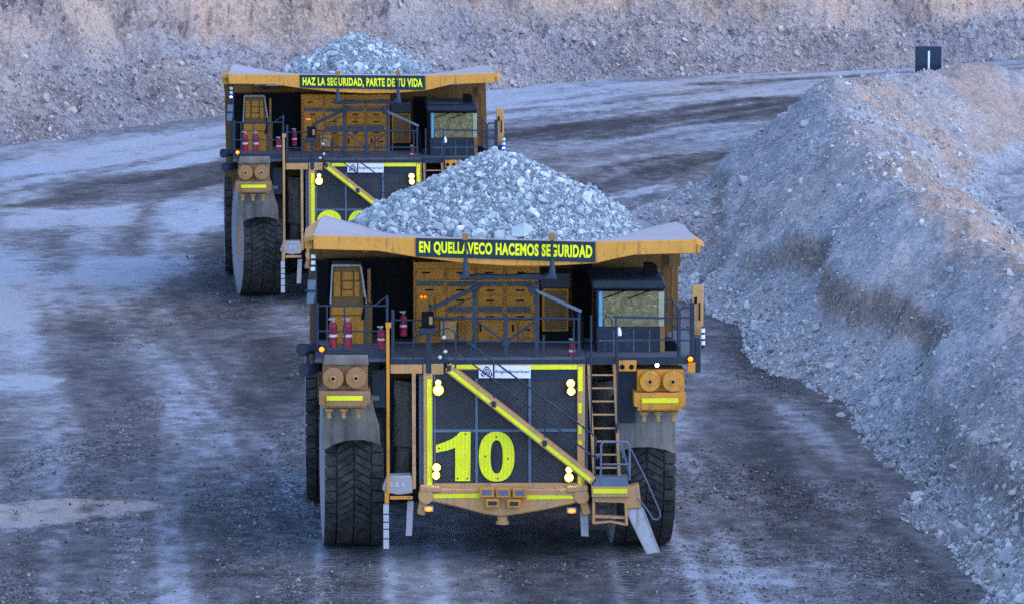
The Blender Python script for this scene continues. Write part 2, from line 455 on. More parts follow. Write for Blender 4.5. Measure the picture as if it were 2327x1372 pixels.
    WHOLE = {'bolt', 'marker_band', 'terminal', 'seam', 'panel_seam', 'cable', 'tyre', 'rim', 'stairway', 'handrail', 'emblem', 'chassis', 'bracket_hole', 'top_plate'}
    def build(s, name, mat, parent=None, bevel=0.0, sharp=38):
        ps = [s] if name in s.WHOLE else s.pieces()
        return [q.build1(name, mat, parent, bevel, sharp) for q in ps][0]
    def build1(s, name, mat, parent=None, bevel=0.0, sharp=38):
        me = bpy.data.meshes.new(name); me.from_pydata(s.v, [], s.f); me.update()
        bm = bmesh.new(); bm.from_mesh(me); bmesh.ops.recalc_face_normals(bm, faces=bm.faces); bm.to_mesh(me); bm.free()
        me.shade_smooth(); me.set_sharp_from_angle(angle=R(sharp))
        o = link(name, me, M[mat] if isinstance(mat, str) else mat, parent)
        if bevel:
            b = o.modifiers.new('bevel', 'BEVEL'); b.width = bevel; b.segments = 2; b.limit_method = 'ANGLE'; b.angle_limit = R(40)
            b.harden_normals = False
        return o

# ------------------------------------------------------------------ rock templates and scattering
def rock_template(seed, npts=13, sq=(1, 0.8, 0.62)):
    rr = random.Random(seed); bm = bmesh.new()
    for _ in range(npts):
        v = Vector((rr.gauss(0, 1), rr.gauss(0, 1), rr.gauss(0, 1))).normalized()*rr.uniform(0.8, 1.05)
        bm.verts.new((v.x*sq[0], v.y*sq[1], v.z*sq[2]))
    bmesh.ops.convex_hull(bm, input=bm.verts)
    for v in [v for v in bm.verts if not v.link_faces]: bm.verts.remove(v)
    bmesh.ops.triangulate(bm, faces=bm.faces); bm.verts.index_update()
    V = np.array([v.co[:] for v in bm.verts]); F = np.array([[v.index for v in f.verts] for f in bm.faces]); bm.free()
    return V*0.5, F
TPL = [rock_template(100+i, random.Random(i).choice([11, 13, 15]), (1, random.Random(i).uniform(0.6, 0.95), random.Random(i+50).uniform(0.4, 0.8))) for i in range(24)]
TPL_S = [rock_template(300+i, 8, (1, 0.85, 0.65)) for i in range(12)]
def rot_mats(n, rng, tilt=PI):
    a = rng.uniform(0, 2*PI, n); b = rng.uniform(-tilt, tilt, n); c = rng.uniform(-tilt, tilt, n)
    ca, sa, cb, sb, cc, sc = np.cos(a), np.sin(a), np.cos(b), np.sin(b), np.cos(c), np.sin(c)
    z, o = np.zeros(n), np.ones(n)
    Rz = np.stack([ca, -sa, z, sa, ca, z, z, z, o], -1).reshape(n, 3, 3)
    Ry = np.stack([cb, z, sb, z, o, z, -sb, z, cb], -1).reshape(n, 3, 3)
    Rx = np.stack([o, z, z, z, cc, -sc, z, sc, cc], -1).reshape(n, 3, 3)
    return Rz @ Ry @ Rx
def scatter(name, P, size, tint, mat, tpls=TPL, tilt=PI, seed=1):
    rng = np.random.default_rng(seed); n = len(P); k = rng.integers(0, len(tpls), n); RM = rot_mats(n, rng, tilt)
    VV, FF, TT = [], [], []; off = 0
    for i, (V, F) in enumerate(tpls):
        idx = np.nonzero(k == i)[0]
        if not len(idx): continue
        v = np.einsum('nij,vj->nvi', RM[idx], V)*size[idx, None, None] + P[idx, None, :]
        f = F[None] + (np.arange(len(idx))*len(V))[:, None, None] + off
        VV.append(v.reshape(-1, 3)); FF.append(f.reshape(-1, 3)); TT.append(np.repeat(tint[idx], len(V)))
        off += len(idx)*len(V)
    return np_mesh(name, np.concatenate(VV), np.concatenate(FF), mat, attrs={'tint': np.concatenate(TT)}, flat=True)
_single = {}
def rock_mesh(matkey, i, tint):
    key = (matkey, i % 10, round(tint*4))
    if key not in _single:
        V, F = TPL[i % 10]
        bm = bmesh.new(); vs = [bm.verts.new(p) for p in V]; [bm.faces.new([vs[j] for j in f]) for f in F]
        bmesh.ops.bevel(bm, geom=bm.edges[:], offset=0.018, segments=1, affect='EDGES', profile=0.6)
        me = bpy.data.meshes.new('rock'); bm.to_mesh(me); bm.free()
        at = me.attributes.new('tint', 'FLOAT', 'POINT'); at.data.foreach_set('value', np.full(len(me.vertices), tint, np.float32))
        me.materials.append(M[matkey]); me.shade_flat(); _single[key] = me
    return _single[key]
def rock(p, s, i, matkey, tint, label, group=None, rng=random):
    o = bpy.data.objects.new('rock', rock_mesh(matkey, i, tint)); COL.objects.link(o)
    o.location = p; o.scale = (s, s*rng.uniform(0.8, 1.1), s*rng.uniform(0.8, 1.1))
    o.rotation_euler = (rng.uniform(-0.6, 0.6), rng.uniform(-0.6, 0.6), rng.uniform(0, 6.28))
    return tag(o, label, 'rock', group)

# ================================================================== THE SETTING
ROAD = [(90, 292), (40, 272), (20, 254), (5, 232), (-6, 211), (-11, 191), (-10, 171), (-6.5, 150), (-2.8, 130), (-0.4, 110), (0.6, 90), (1, 40)]
STROKES = [  # watered (dark) and dry (pale) passes over the dirt: line on the ground, half width in metres, change of tone
    ([(150, 455), (330, 412), (520, 385), (800, 350), (1150, 316), (1500, 278), (1790, 232)], 3.2, -0.42),
    ([(150, 505), (520, 450), (1150, 385), (1500, 330), (1720, 270)], 4.5, -0.04),
    ([(230, 545), (520, 560)], 5.0, -0.20), ([(1310, 418), (1450, 392), (1600, 358)], 2.2, -0.30), ([(1150, 440), (1330, 430)], 2.4, -0.2),
    ([(0, 365), (250, 345), (520, 322), (1100, 235)], 6.0, 0.22), ([(0, 442), (250, 388), (520, 345)], 1.6, 0.25),
    ([(0, 395), (250, 362), (520, 326)], 1.0, 0.2),
    ([(1080, 232), (1500, 206), (1950, 174)], 6.0, 0.26), ([(1100, 266), (1500, 236), (1760, 212)], 1.5, 0.30),
    ([(1100, 205), (1500, 178), (2100, 152)], 4.0, 0.05), ([(1600, 192), (2050, 168)], 1.2, -0.45), ([(1100, 350), (1700, 285)], 4.0, 0.10),
    ([(0, 600), (120, 530), (260, 490)], 8.0, 0.36), ([(-20, 720), (170, 640)], 4.0, 0.26), ([(0, 500), (200, 440)], 4.0, 0.2), ([(40, 610), (320, 590)], 2.6, 0.16), ([(1370, 448), (1510, 424)], 0.9, 0.40),
    ([(0, 690), (60, 640)], 3.5, 0.26), ([(-30, 880), (10, 860)], 1.6, 0.45), ([(150, 760), (60, 790)], 1.5, 0.12),
    ([(70, 1168), (210, 1150)], 2.3, 0.50),
    ([(280, 760), (200, 700)], 2.0, -0.14), ([(640, 780), (560, 1372)], 1.3, -0.16), ([(250, 1000), (90, 1372)], 0.8, -0.12),
    ([(405, 850), (390, 1372)], 0.42, 0.13), ([(120, 1230), (110, 1372)], 0.3, 0.2), ([(600, 1330), (350, 1372)], 1.2, 0.15),
    ([(560, 760), (640, 740)], 1.8, 0.12), ([(620, 1000), (690, 1372)], 0.9, 0.06),
    ([(1650, 760), (1760, 1250)], 1.2, -0.14), ([(1560, 650), (1640, 900)], 0.9, 0.12), ([(1800, 900), (1950, 1250)], 0.7, 0.14), ([(1720, 1000), (1850, 1350)], 0.5, -0.15), ([(1900, 1120), (2050, 1372)], 0.9, 0.06), ([(1650, 1290), (1950, 1330)], 1.4, 0.16),
    ([(1530, 1180), (1550, 1225)], 0.22, 0.5),
]
TRACKS = [(742, 862, 1), (1395, 1530, 1)]
def axis(*segs):
    out = []
    for a, b, st in segs: out.append(np.arange(a, b, st))
    return np.concatenate(out + [[segs[-1][1]]])
def road_fields(X, Y):
    d, side, u, _ = polydist(X, Y, ROAD)
    v = d*side
    tone = 0.54 + 0.22*fbm(u*0.03, v*0.25, 4, 1) + 0.36*fbm(u*0.022, v*0.75, 4, 5) + 0.13*fbm(X*0.5, Y*0.28, 5, 9) + 0.24*fbm(X*2.4, Y*1.7, 3, 33)
    wob_x = 1.6*fbm(X*0.12, Y*0.12, 3, 21); wob_y = 4.0*fbm(X*0.12, Y*0.10, 3, 25)
    for pts, hw, dt in STROKES:
        P = [g(*p) for p in pts]
        small = 0.25 if hw < 1 else 1.0
        dd = polydist(X+wob_x*small, Y+wob_y*small, P)[0]
        rag = np.clip(0.85 + 1.1*fbm(u*0.10, v*0.9, 4, 40) + 0.5*fbm(X*1.1, Y*0.45, 4, 42) + (0.9*fbm(X*2.6, Y*1.0, 3, 44) if hw < 3 else 0), 0, 1.5)
        tone = tone + dt*sstep(1.12, 0.62, dd/hw)*rag
    warm = np.clip(0.15 + 0.8*fbm(X*0.10, Y*0.06, 4, 60), 0, 1)
    pd = polydist(X, Y, [g(70, 1168), g(210, 1150)])[0]/2.0
    warm = np.maximum(warm, sstep(1.3, 0.5, pd))
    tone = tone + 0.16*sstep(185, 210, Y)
    z = 0.10*fbm(X*0.25, Y*0.14, 3, 70) + 0.035*fbm(X*1.4, Y*0.9, 3, 75) + 0.022*fbm(X*5.5, Y*4, 2, 78)
    # ruts and lug prints in front of the nearest tyres
    near = sstep(112.5, 110.5, Y)
    for a, b, w in TRACKS:
        x0, x1 = g(a, 1245)[0] + 0.028*(110-Y)*0, g(b, 1245)[0]
        x0 = x0 + (110.5-Y)*0.03; x1 = x1 + (110.5-Y)*0.03
        ins = sstep(x0-0.06, x0+0.06, X)*sstep(x1+0.06, x1-0.06, X)*near
        lug = 0.5+0.5*np.sin(2*PI*(Y/0.36 + np.abs(X-(x0+x1)/2)*0.5))
        edge = sstep(0.30, 0.55, np.abs(X-(x0+x1)/2)/(x1-x0))
        tone = tone + ins*(-0.06 + 0.55*(lug-0.35)*edge + 0.10*(lug-0.5)); z = z*(1-0.7*ins) + ins*(-0.03 + 0.022*lug)
        for xe, sg, wd_, am in ((x1+0.22, 1, 0.19, 0.50), (x0-0.16, -1, 0.15, 0.36), (x1+1.35, 1, 0.22, 0.32)):
            k = np.exp(-((X-xe-0.03*fbm(X*0, Y*1.5, 2, 3))/wd_)**2)*near*(0.7+0.8*fbm(X*3, Y*1.5, 3, 8)); tone = tone + am*k; z = z + 0.03*k
    flat = 0
    for O_, half in ((O1, 5.0),): flat = np.maximum(flat, sstep(2.0, 0.4, np.abs(Y-O_.y)/3)*sstep(half+1, half-0.5, np.abs(X-O_.x)))
    dens = np.clip(0.10 + 1.5*fbm(X*0.35, Y*0.12, 4, 300) + 0.55*sstep(-1.5, -4.5, X)*sstep(140, 118, Y) + 0.7*(0.45-tone), 0.03, 1)
    return np.clip(tone, 0.02, 1.0), warm, z*(1-0.85*flat), dens
xs = axis((-400, -120, 40), (-120, -40, 4), (-40, -14, 0.35), (-14, 14, 0.065), (14, 40, 0.4), (40, 120, 4), (120, 400, 40))
ys = axis((-60, 60, 8), (60, 98, 1.0), (98, 136, 0.11), (136, 200, 0.24), (200, 290, 0.45), (290, 420, 6))
GX, GY = np.meshgrid(xs, ys)
tone, warm, gz, gdens = road_fields(GX, GY)
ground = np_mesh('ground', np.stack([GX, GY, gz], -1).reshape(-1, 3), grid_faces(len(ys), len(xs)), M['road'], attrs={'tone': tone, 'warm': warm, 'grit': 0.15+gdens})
tag(ground, 'dusty grey dirt haul road with damp dark bands and tyre tracks', kind='structure')

# berm along the inside of the bend
CREST = [(17.5, 70), (16.2, 100), (15.6, 118), (14.9, 132), (14.1, 140), (13.0, 146), (12.9, 156), (12.6, 165), (12.9, 177), (13.4, 186), (15.2, 192), (17.9, 197), (23, 206), (32, 216), (60, 240)]
CRESTZ = [4.4, 4.5, 4.5, 4.4, 4.7, 4.7, 5.0, 5.2, 5.2, 5.3, 4.9, 4.75, 4.9, 5.0, 5.0]
def berm_fields(X, Y):
    wx = X + 0.55*fbm(X*0.22, Y*0.22, 3, 90); wy = Y + 0.8*fbm(X*0.2, Y*0.2, 3, 95)
    d, side, arc, cz = polydist(wx, wy, CREST, CRESTZ)
    outer = side > 0
    d = np.sqrt(d*d + 0.8) - 0.80
    cz = cz + 0.75*fbm(arc*0.2, arc*0, 3, 99)
    z_out = cz - 0.86*d
    # eroded bank low on the road side: steeper step, then loose rubble at the toe
    cut = sstep(124, 131, Y)*sstep(160, 150, Y)
    bank = 1.45 + 1.25*cut + 0.6*fbm(X*0.12, Y*0.12, 3, 101)
    st = sstep(-0.25, 0.30, z_out-bank)
    z_out = z_out - (0.55 + 0.35*cut)*(1-st)*sstep(-1.2, 0.2, z_out) + 0.10*st
    z_out = np.maximum(z_out, 0.62*z_out + 0.0)
    ap = sstep(150, 168, Y); z_out = np.maximum(z_out, np.where(ap > 0, ap*(0.95 - 0.40*(d - (cz-0.95)/0.86)) + (1-ap)*z_out, z_out))
    z_in = np.maximum(cz - 0.72*d, 1.7 + 0.25*fbm(X*0.3, Y*0.3, 3, 110))
    z = np.where(outer, z_out, z_in)
    face = sstep(-0.3, 0.8, z)
    # rills running down the slope, lumps and fine stones
    z = z + face*(0.50*fbm(X*0.40, Y*0.32, 3, 123) + 0.40*fbm(X*1.1, Y*0.7, 4, 125) + 0.13*fbm(X*3.2, Y*2.4, 3, 128, ridged=True))
    back = np.where(outer, sstep(0.7, 0.0, d), 1.0)
    warm = np.clip(back*(0.55+0.9*fbm(X*0.4, Y*0.4, 4, 130)) + 0.75*(1-st)*st*4*outer*np.clip(0.4 + 0.9*cut + 1.6*fbm(arc*0.12, d*0.3, 3, 150), 0, 1.4) + 0.55*fbm(X*0.25, Y*0.2, 4, 133) + 0.22, 0, 1)
    plateau = (~outer) & (z_in < 2.2)
    warm = np.where(plateau, 0.12, warm)
    tn = 0.66 + 0.35*fbm(X*0.35, Y*0.3, 4, 140) - 0.32*outer*(st*(1-st)*4)*np.clip(0.4 + 0.9*cut + 1.6*fbm(arc*0.12, d*0.3, 3, 150), 0, 1.4)
    return z, np.clip(tn, 0.1, 1), warm
bx_ = axis((4, 18, 0.085), (18, 34, 0.2), (34, 70, 1.0)); by_ = axis((70, 98, 0.6), (98, 150, 0.13), (150, 215, 0.2), (215, 250, 1.0))
BX, BY = np.meshgrid(bx_, by_)
bz, btn, bwm = berm_fields(BX, BY)
F = grid_faces(len(by_), len(bx_)); keep = (bz.ravel()[F] > -0.45).any(1)
berm = np_mesh('berm', np.stack([BX, BY, bz], -1).reshape(-1, 3), F[keep], M['berm'], attrs={'tone': btn, 'warm': bwm})
tag(berm, 'long bank of loose grey spoil along the right side of the haul road', kind='structure')

# quarry wall behind the bend
BASE = [(-140, 120), (-70, 168), (-32, 208), (-24, 219), (-18.8, 228), (-14.6, 237), (-7, 246), (-0.8, 252.5), (5.9, 260), (23.6, 268.5), (30.7, 276), (70, 300), (160, 330)]
BHT = [2.5, 2.5, 2.5, 2.5, 2.5, 2.4, 2.3, 2.2, 2.2, 1.8, 1.8, 1.8, 1.8]
def hill_fields(X, Y):
    wx = X + 0.9*fbm(X*0.15, Y*0.15, 3, 190); wy = Y + 0.9*fbm(X*0.15, Y*0.15, 3, 195)
    d, side, arc, bh = polydist(wx, wy, BASE, BHT)
    u = d*side
    toe = bh/0.72
    bh = bh*(1 + 0.28*fbm(arc*0.12, arc*0+3, 2, 197))
    low = np.minimum(0.72*u, bh)
    face = np.maximum(u - toe - 1.1, 0)
    up = 1.15*np.minimum(face, 20) + 0.12*np.maximum(face-20, 0)
    z = low + up
    on = sstep(-0.2, 0.6, u); fa = sstep(0, 1.2, face)
    z = z + on*(0.8*fbm(X*0.24, Y*0.24, 4, 200) + 0.5*fbm(X*0.9, Y*0.9, 4, 205, ridged=True) + 0.22*fbm(X*2.4, Y*2.4, 3, 207))
    z = z + fa*(2.3*fbm(arc*0.15 + u*0.20, u*0.06, 4, 210, ridged=True) + 1.3*fbm(X*0.5, Y*0.5, 5, 215, ridged=True) + 0.5*fbm(X*1.8, Y*1.8, 3, 218, ridged=True))
    warm = np.clip(fa*(0.85 + 1.3*fbm(arc*0.10, u*0.10, 4, 220)) + (1-fa)*(0.14+0.8*fbm(X*0.3, Y*0.3, 4, 225)), 0, 1)
    tn = 0.58 + 0.14*fa + 0.8*fbm(X*0.22, Y*0.22, 5, 230) + 0.28*np.exp(-((u-toe-0.3)/0.7)**2) + fa*0.45*fbm(arc*0.30 + u*0.35, u*0.08, 4, 240)
    return z, np.clip(tn, 0.05, 1), warm, u, face
hx = axis((-150, -40, 2.0), (-40, -27, 0.4), (-27, 34, 0.11), (34, 60, 0.6), (60, 160, 4.0)); hv = axis((-1.6, 9.5, 0.11), (9.5, 16, 0.3), (16, 60, 1.5))
base_y = np.interp(hx, [p[0] for p in BASE], [p[1] for p in BASE])
slope_ = np.gradient(base_y, hx); stretch = np.sqrt(1 + np.clip(slope_, 0, 2)**2)
stretch = np.convolve(np.pad(stretch, 20, mode='edge'), np.ones(41)/41, mode='valid')
HX = np.repeat(hx[None], len(hv), 0); HY = base_y[None] + hv[:, None]*stretch[None]
hz, htn, hwm, hu, hface = hill_fields(HX, HY)
hz = np.where(hu < 0, np.minimum(hz, -0.12 + 0.3*hu*0), hz)
hill = np_mesh('hillside', np.stack([HX, HY, hz], -1).reshape(-1, 3), grid_faces(len(hv), len(hx)), M['hill'], attrs={'tone': htn, 'warm': hwm})
tag(hill, 'rough grey and peach quarry wall with rubble along its foot', kind='structure')

# loose stones: uncountable, so one object for each stretch
def pw(n, lo, hi, k, rng): return lo*(1 - rng.random(n)*(1-(lo/hi)**k))**(-1/k)
rng = np.random.default_rng(5)
n = 85000
X = rng.uniform(4.5, 19, n); Y = 98 + 112*rng.random(n)**1.2
z, _, wm = berm_fields(X, Y)
dens = sstep(2.6, 0.1, z)*0.9 + 0.55
k = (z > -0.12) & (rng.random(n) < dens)
X, Y, z, wm = X[k], Y[k], z[k], wm[k]
sz = pw(len(X), 0.07, 0.5, 2.5, rng)*(0.8+0.5*sstep(2.0, 0.2, z))
tag(scatter('rubble', np.stack([X, Y, np.maximum(z, 0)+sz*0.10], -1), sz, np.clip(rng.normal(0.5, 0.22, len(X)) + 0.2*wm, 0, 1), M['rubble'], seed=3),
    'loose grey stones strewn over the bank beside the road', kind='stuff')
n = 45000
X = rng.uniform(-30, 34, n); off = rng.uniform(-0.8, 8.0, n)
Y = np.interp(X, hx, base_y) + off*np.interp(X, hx, stretch)
z, _, wm, u, fc = hill_fields(X, Y)
k = (u > -0.8) & (rng.random(n) < np.where(fc > 0.5, 0.16, 1.0)*np.where(u < 0, 0.4, 1))
X, Y, z, wm = X[k], Y[k], z[k], wm[k]
sz = pw(len(X), 0.09, 0.7, 2.5, rng)
tag(scatter('scree', np.stack([X, Y, np.maximum(z, 0)+sz*0.08], -1), sz, np.clip(rng.normal(0.42, 0.2, len(X)) + 0.35*wm, 0, 1), M['hillrock'], seed=4),
    'loose broken stones at the foot of the quarry wall', kind='stuff')
n = 190000
X = rng.uniform(-13.5, 13, n); Y = 99 + 75*rng.random(n)**1.5
tn, _, z, dens = road_fields(X, Y)
intrack = (np.abs(X-O1.x) < 4.4) & (Y > O1.y-2.5) & (Y < O1.y+9)
k = (rng.random(n) < dens) & ~intrack & (X < np.interp(Y, [104, 132, 152, 170], [10.9, 9.5, 8.0, 7.0]))
X, Y, z, tn = X[k], Y[k], z[k], tn[k]
sz = pw(len(X), 0.04, 0.17, 2.5, rng)
tag(scatter('gravel', np.stack([X, Y, z+sz*0.12], -1), sz, np.clip(rng.normal(0.42, 0.24, len(X)) + 0.3*(tn-0.4), 0, 1), M['pebble'], TPL_S, seed=6),
    'fine gravel scattered over the haul road', kind='stuff')

# ================================================================== THE TRUCK
def empty(name, loc=(0, 0, 0), rz=0.0):
    o = bpy.data.objects.new(name, None); COL.objects.link(o); o.location = loc; o.rotation_euler = (0, 0, rz)
    o.empty_display_size = 1.0
    return o
truck = empty('haul_truck')
T = truck

# ---- dump body with its canopy
YL = -3.0
lip_top = [(712, 536), (945, 541), (1150, 546), (1353, 550), (1583, 545)]
lip_bot = [(1583, 576), (1500, 578), (1440, 580), (1400, 588), (1353, 599), (1250, 605), (1160, 605), (1060, 599), (945, 585), (860, 571), (712, 567)]
cl, cr = L(712, 536, YL), L(1583, 545, YL)
b = MB()
b.pprism(lip_top + lip_bot, YL, 0.10)
body = b.build('dump_body', 'lip', T, 0.015)
zc = L(1150, 546, YL).z
# canopy sheet: rises to the rims, runs back to the box
YB = 1.2
pl, pr = L(738, 489, YB), L(1535, 504, YB)
b = MB()
fr = [L(a, c, YL) + Vector((0, 0.105, -0.015)) for a, c in ((712, 536), (775, 537.5), (860, 539), (945, 541), (1353, 550), (1430, 548.5), (1510, 547), (1583, 545))]
bk = [pl, L(800, 507, 0.3), L(870, 523, -0.8), L(945, 533, -1.6), L(1353, 541, -1.6), L(1430, 530, -0.8), L(1488, 515, 0.3), pr]
mid = [a*0.45 + c*0.55 + Vector((0, 0, dz)) for a, c, dz in zip(fr, bk, (0.10, 0.03, 0, 0, 0, 0, 0.03, 0.10))]
fr, mid, bk = [[tuple(v) for v in r_] for r_ in (fr, mid, bk)]
def sheet(rows, th):
    vs = [p for r in rows for p in r]; nr, nc = len(rows), len(rows[0]); o = len(vs)
    vs += [(x, y, z-th) for x, y, z in vs]
    fs = []
    for i in range(nr-1):
        for j in range(nc-1):
            a, b2, c, d = i*nc+j, i*nc+j+1, (i+1)*nc+j+1, (i+1)*nc+j
            fs += [(a, b2, c, d), (d+o, c+o, b2+o, a+o)]
    ring = [j for j in range(nc)] + [i*nc+nc-1 for i in range(1, nr)] + [(nr-1)*nc+j for j in range(nc-2, -1, -1)] + [i*nc for i in range(nr-2, 0, -1)]
    fs += [(ring[k], ring[k]+o, ring[(k+1) % len(ring)]+o, ring[(k+1) % len(ring)]) for k in range(len(ring))]
    return vs, fs
b.add(*sheet([fr, mid, bk], 0.07))
b.build('canopy_sheet', 'bed_top', body, 0.0)
# rims outside the canopy sheet, sloping down to the flanks
b = MB()
for sx, cor, pk, fo, fb in ((-1, cl, pl, L(691, 541, -1.9), L(694, 520, -0.6)), (1, cr, pr, L(1600, 552, -2.4), L(1560, 522, 0.4))):
    c0 = Vector((cor.x, YL+0.02, cor.z)); c1 = Vector(pk); e0 = Vector(fo); e1 = Vector(fb); e2 = Vector((e1.x + sx*0.02, 9.2, 6.35)); c2 = Vector((c1.x, 9.2, 6.6))
    top = [c0, c1, c2, e2, e1, e0]; n6 = len(top)
    vs = top + [v - Vector((0, 0, 0.10)) for v in top]
    b.add(vs, [(0, 1, 4, 5), (1, 2, 3, 4), (n6+5, n6+4, n6+1, n6), (n6+4, n6+3, n6+2, n6+1)] + [(i, i+n6, (i+1) % n6+n6, (i+1) % n6) for i in range(n6)])
b.build('side_rim', 'lip', body, 0.0)
# underside stiffeners of the canopy
b = MB()
for x in (-3.2, -1.6, 0.0, 1.6, 3.2): b.prism_x([(YL+0.12, zc-0.12), (1.2, zc-0.32), (1.2, zc-0.75), (YL+0.12, zc-0.30)], x-0.06, x+0.06)
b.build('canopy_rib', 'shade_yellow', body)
# front wall, flanks, floor and tail of the box
fx0, fx1 = L(733, 585, 1.2).x, L(1518, 580, 1.2).x
b = MB()
b.prism_x([(1.2, zc-0.30), (1.35, zc-0.30), (2.3, 3.3), (2.1, 3.3)], fx0, fx1)
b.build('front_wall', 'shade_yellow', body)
b = MB()
for sx in (fx0, fx1):
    o_ = 0.16 if sx > 0 else -0.16
    b.prism_x([(1.36, zc-0.28), (9.2, 6.3), (10.2, 5.0), (8.5, 3.2), (2.32, 3.3)], sx, sx+o_)
    for yy in (2.6, 4.2, 5.8, 7.4): b.box(sx+o_, sx+o_*2.2, yy, yy+0.3, 3.9, 7.35-(yy-1.4)*0.16)
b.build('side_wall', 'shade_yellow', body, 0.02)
b = MB(); b.prism_x([(2.1, 3.25), (2.1, 3.05), (8.5, 3.0), (10.4, 4.95), (10.3, 5.1), (8.5, 3.2)], fx0, fx1); b.build('floor_plate', 'lip', body)
b = MB()
b.pbox(1519, 577, 1546, 606, -0.8, 0.35)
b.pbox(1505, 580, 1519, 800, -0.3, 0.2)
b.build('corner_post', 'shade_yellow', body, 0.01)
b = MB(); b.pbox(692, 545, 711, 566, -2.2, 0.5); b.pbox(1584, 548, 1591, 576, -2.85, 0.25); b.build('rim_bracket', 'lip', body, 0.01)

SQ = [(945, 541.5), (1353, 550.5), (1353, 597), (945, 583.5)]
def sign_map(s_, t_, y, quad=SQ):
    P = [L(a, c, y) for a, c in quad]
    top = P[0]*(1-s_) + P[1]*s_; bot = P[3]*(1-s_) + P[2]*s_
    return bot*(1-t_) + top*t_
b = MB(); b.pprism(SQ, YL-0.035, 0.034); b.build('sign_panel', 'sign', body)
def text_mesh(body_text, offset, spacing=1.0):
    cu = bpy.data.curves.new('lettering', 'FONT'); cu.body = body_text; cu.size = 1.0; cu.offset = offset; cu.space_character = spacing
    cu.resolution_u = 4
    o = bpy.data.objects.new('lettering_source', cu); COL.objects.link(o)
    bpy.context.view_layer.update(); dg = bpy.context.evaluated_depsgraph_get()
    me = bpy.data.meshes.new_from_object(o.evaluated_get(dg))
    V = np.array([v.co[:] for v in me.vertices]); F_ = [tuple(p.vertices) for p in me.polygons]
    bpy.data.objects.remove(o); bpy.data.curves.remove(cu); bpy.data.meshes.remove(me)
    return V, F_
def lettering(name, txt, quad, y, mat, parent, s0, s1, t0, t1, offset=0.03, spacing=1.0):
    V, F_ = text_mesh(txt, offset, spacing)
    if ',' in txt or 'Q' in txt:                                     # tails hang below the line
        ref, _ = text_mesh('H', offset); lo, hi = ref[:, 1].min(), ref[:, 1].max()
    else: lo, hi = V[:, 1].min(), V[:, 1].max()
    a0, a1 = V[:, 0].min(), V[:, 0].max()
    vs = [sign_map(s0 + (s1-s0)*(x-a0)/(a1-a0), t0 + (t1-t0)*(yv-lo)/(hi-lo), y, quad) for x, yv, _ in V]
    me = bpy.data.meshes.new(name); me.from_pydata([tuple(v) for v in vs], [], F_); me.update(); me.shade_flat()
    return link(name, me, M[mat], parent)

# ---- grille
YG = -2.7
b = MB(); b.pbox(968, 828, 1322, 1104, YG, 0.25); grille = b.build('radiator_grille', 'mesh', T)
b = MB()
b.pbox(962, 834, 984, 1106, YG-0.08, 0.30); b.pbox(1312, 826, 1329, 1106, YG-0.08, 0.30)
b.pbox(985, 1098, 1311, 1108, YG-0.08, 0.30); b.pbox(1016, 826, 1311, 839, YG-0.08, 0.3)
b.build('frame', 'tan', grille, 0.012)
b = MB()
for x in (1083, 1204): b.pbox(x-3, 859, x+3, 1097, YG-0.03, 0.025)
b.pbox(985, 975, 1311, 980, YG-0.032, 0.026); b.pbox(986, 840, 990, 1097, YG-0.03, 0.025)
b.build('crossbar', 'bluegrey', grille)
b = MB(); b.pbox(985, 840, 1311, 861, YG-0.02, 0.015); b.pbox(1120, 1000, 1128, 1096, YG+0.02-0.03, 0.008); b.build('top_plate', 'navy', grille)
for rc in ((970, 861, 981.5, 1104), (1027, 828.5, 1088, 837), (1206, 829, 1312, 838), (1314, 832, 1322, 1103)):
    b = MB()
    if rc[0] == 1314:
        for y0, y1 in ((832, 888), (915, 938), (962, 985), (1000, 1010), (1078, 1104)): b.pbox(rc[0], y0, rc[2]+(2 if y0 == 832 else 0), y1, YG-0.092, 0.01)
    else: b.pbox(*rc, YG-0.092, 0.01)
    b.build('reflective_strip', 'strip', grille)
LQ = [(1088, 829), (1206, 829.5), (1206, 858.5), (1088, 858)]
b = MB(); b.pprism(LQ, YG-0.095, 0.02); b.build('logo_panel', 'white', grille)
def tri_ring(c, r0, r1, y, name, mat, rot=0.0, gap=None):
    """rounded three-cornered ring of the emblem"""
    n_ = 36; o_, i_ = [], []
    for k_ in range(n_ + 1):
        t = 2*PI*k_/n_
        m = 1 + 0.17*math.cos(3*(t - PI/2)) + 0.05*math.cos(6*(t-PI/2))
        o_.append(Vector((c.x + r0*m*math.cos(t+rot), y, c.z + r0*m*math.sin(t+rot)))); i_.append(Vector((c.x + r1*m*math.cos(t+rot), y, c.z + r1*m*math.sin(t+rot))))
    q = MB()
    for k_ in range(n_):
        if gap and gap[0] <= k_ < gap[1]: continue
        q.add([o_[k_], o_[k_+1], i_[k_+1], i_[k_]], [(0, 1, 2, 3)])
    return q.build(name, mat, grille)
ec = L(1106, 845, YG-0.099)
tri_ring(ec, 0.125, 0.098, YG-0.099, 'emblem', 'logo_blue', gap=(24, 28))
tri_ring(ec, 0.076, 0.050, YG-0.099, 'emblem', 'logo_blue')
tri_ring(ec, 0.030, 0.0, YG-0.099, 'emblem', 'logo_red')
lettering('logo_lettering', 'AngloAmerican', LQ, YG-0.099, 'logo_blue', grille, 0.30, 0.97, 0.33, 0.66, 0.012)

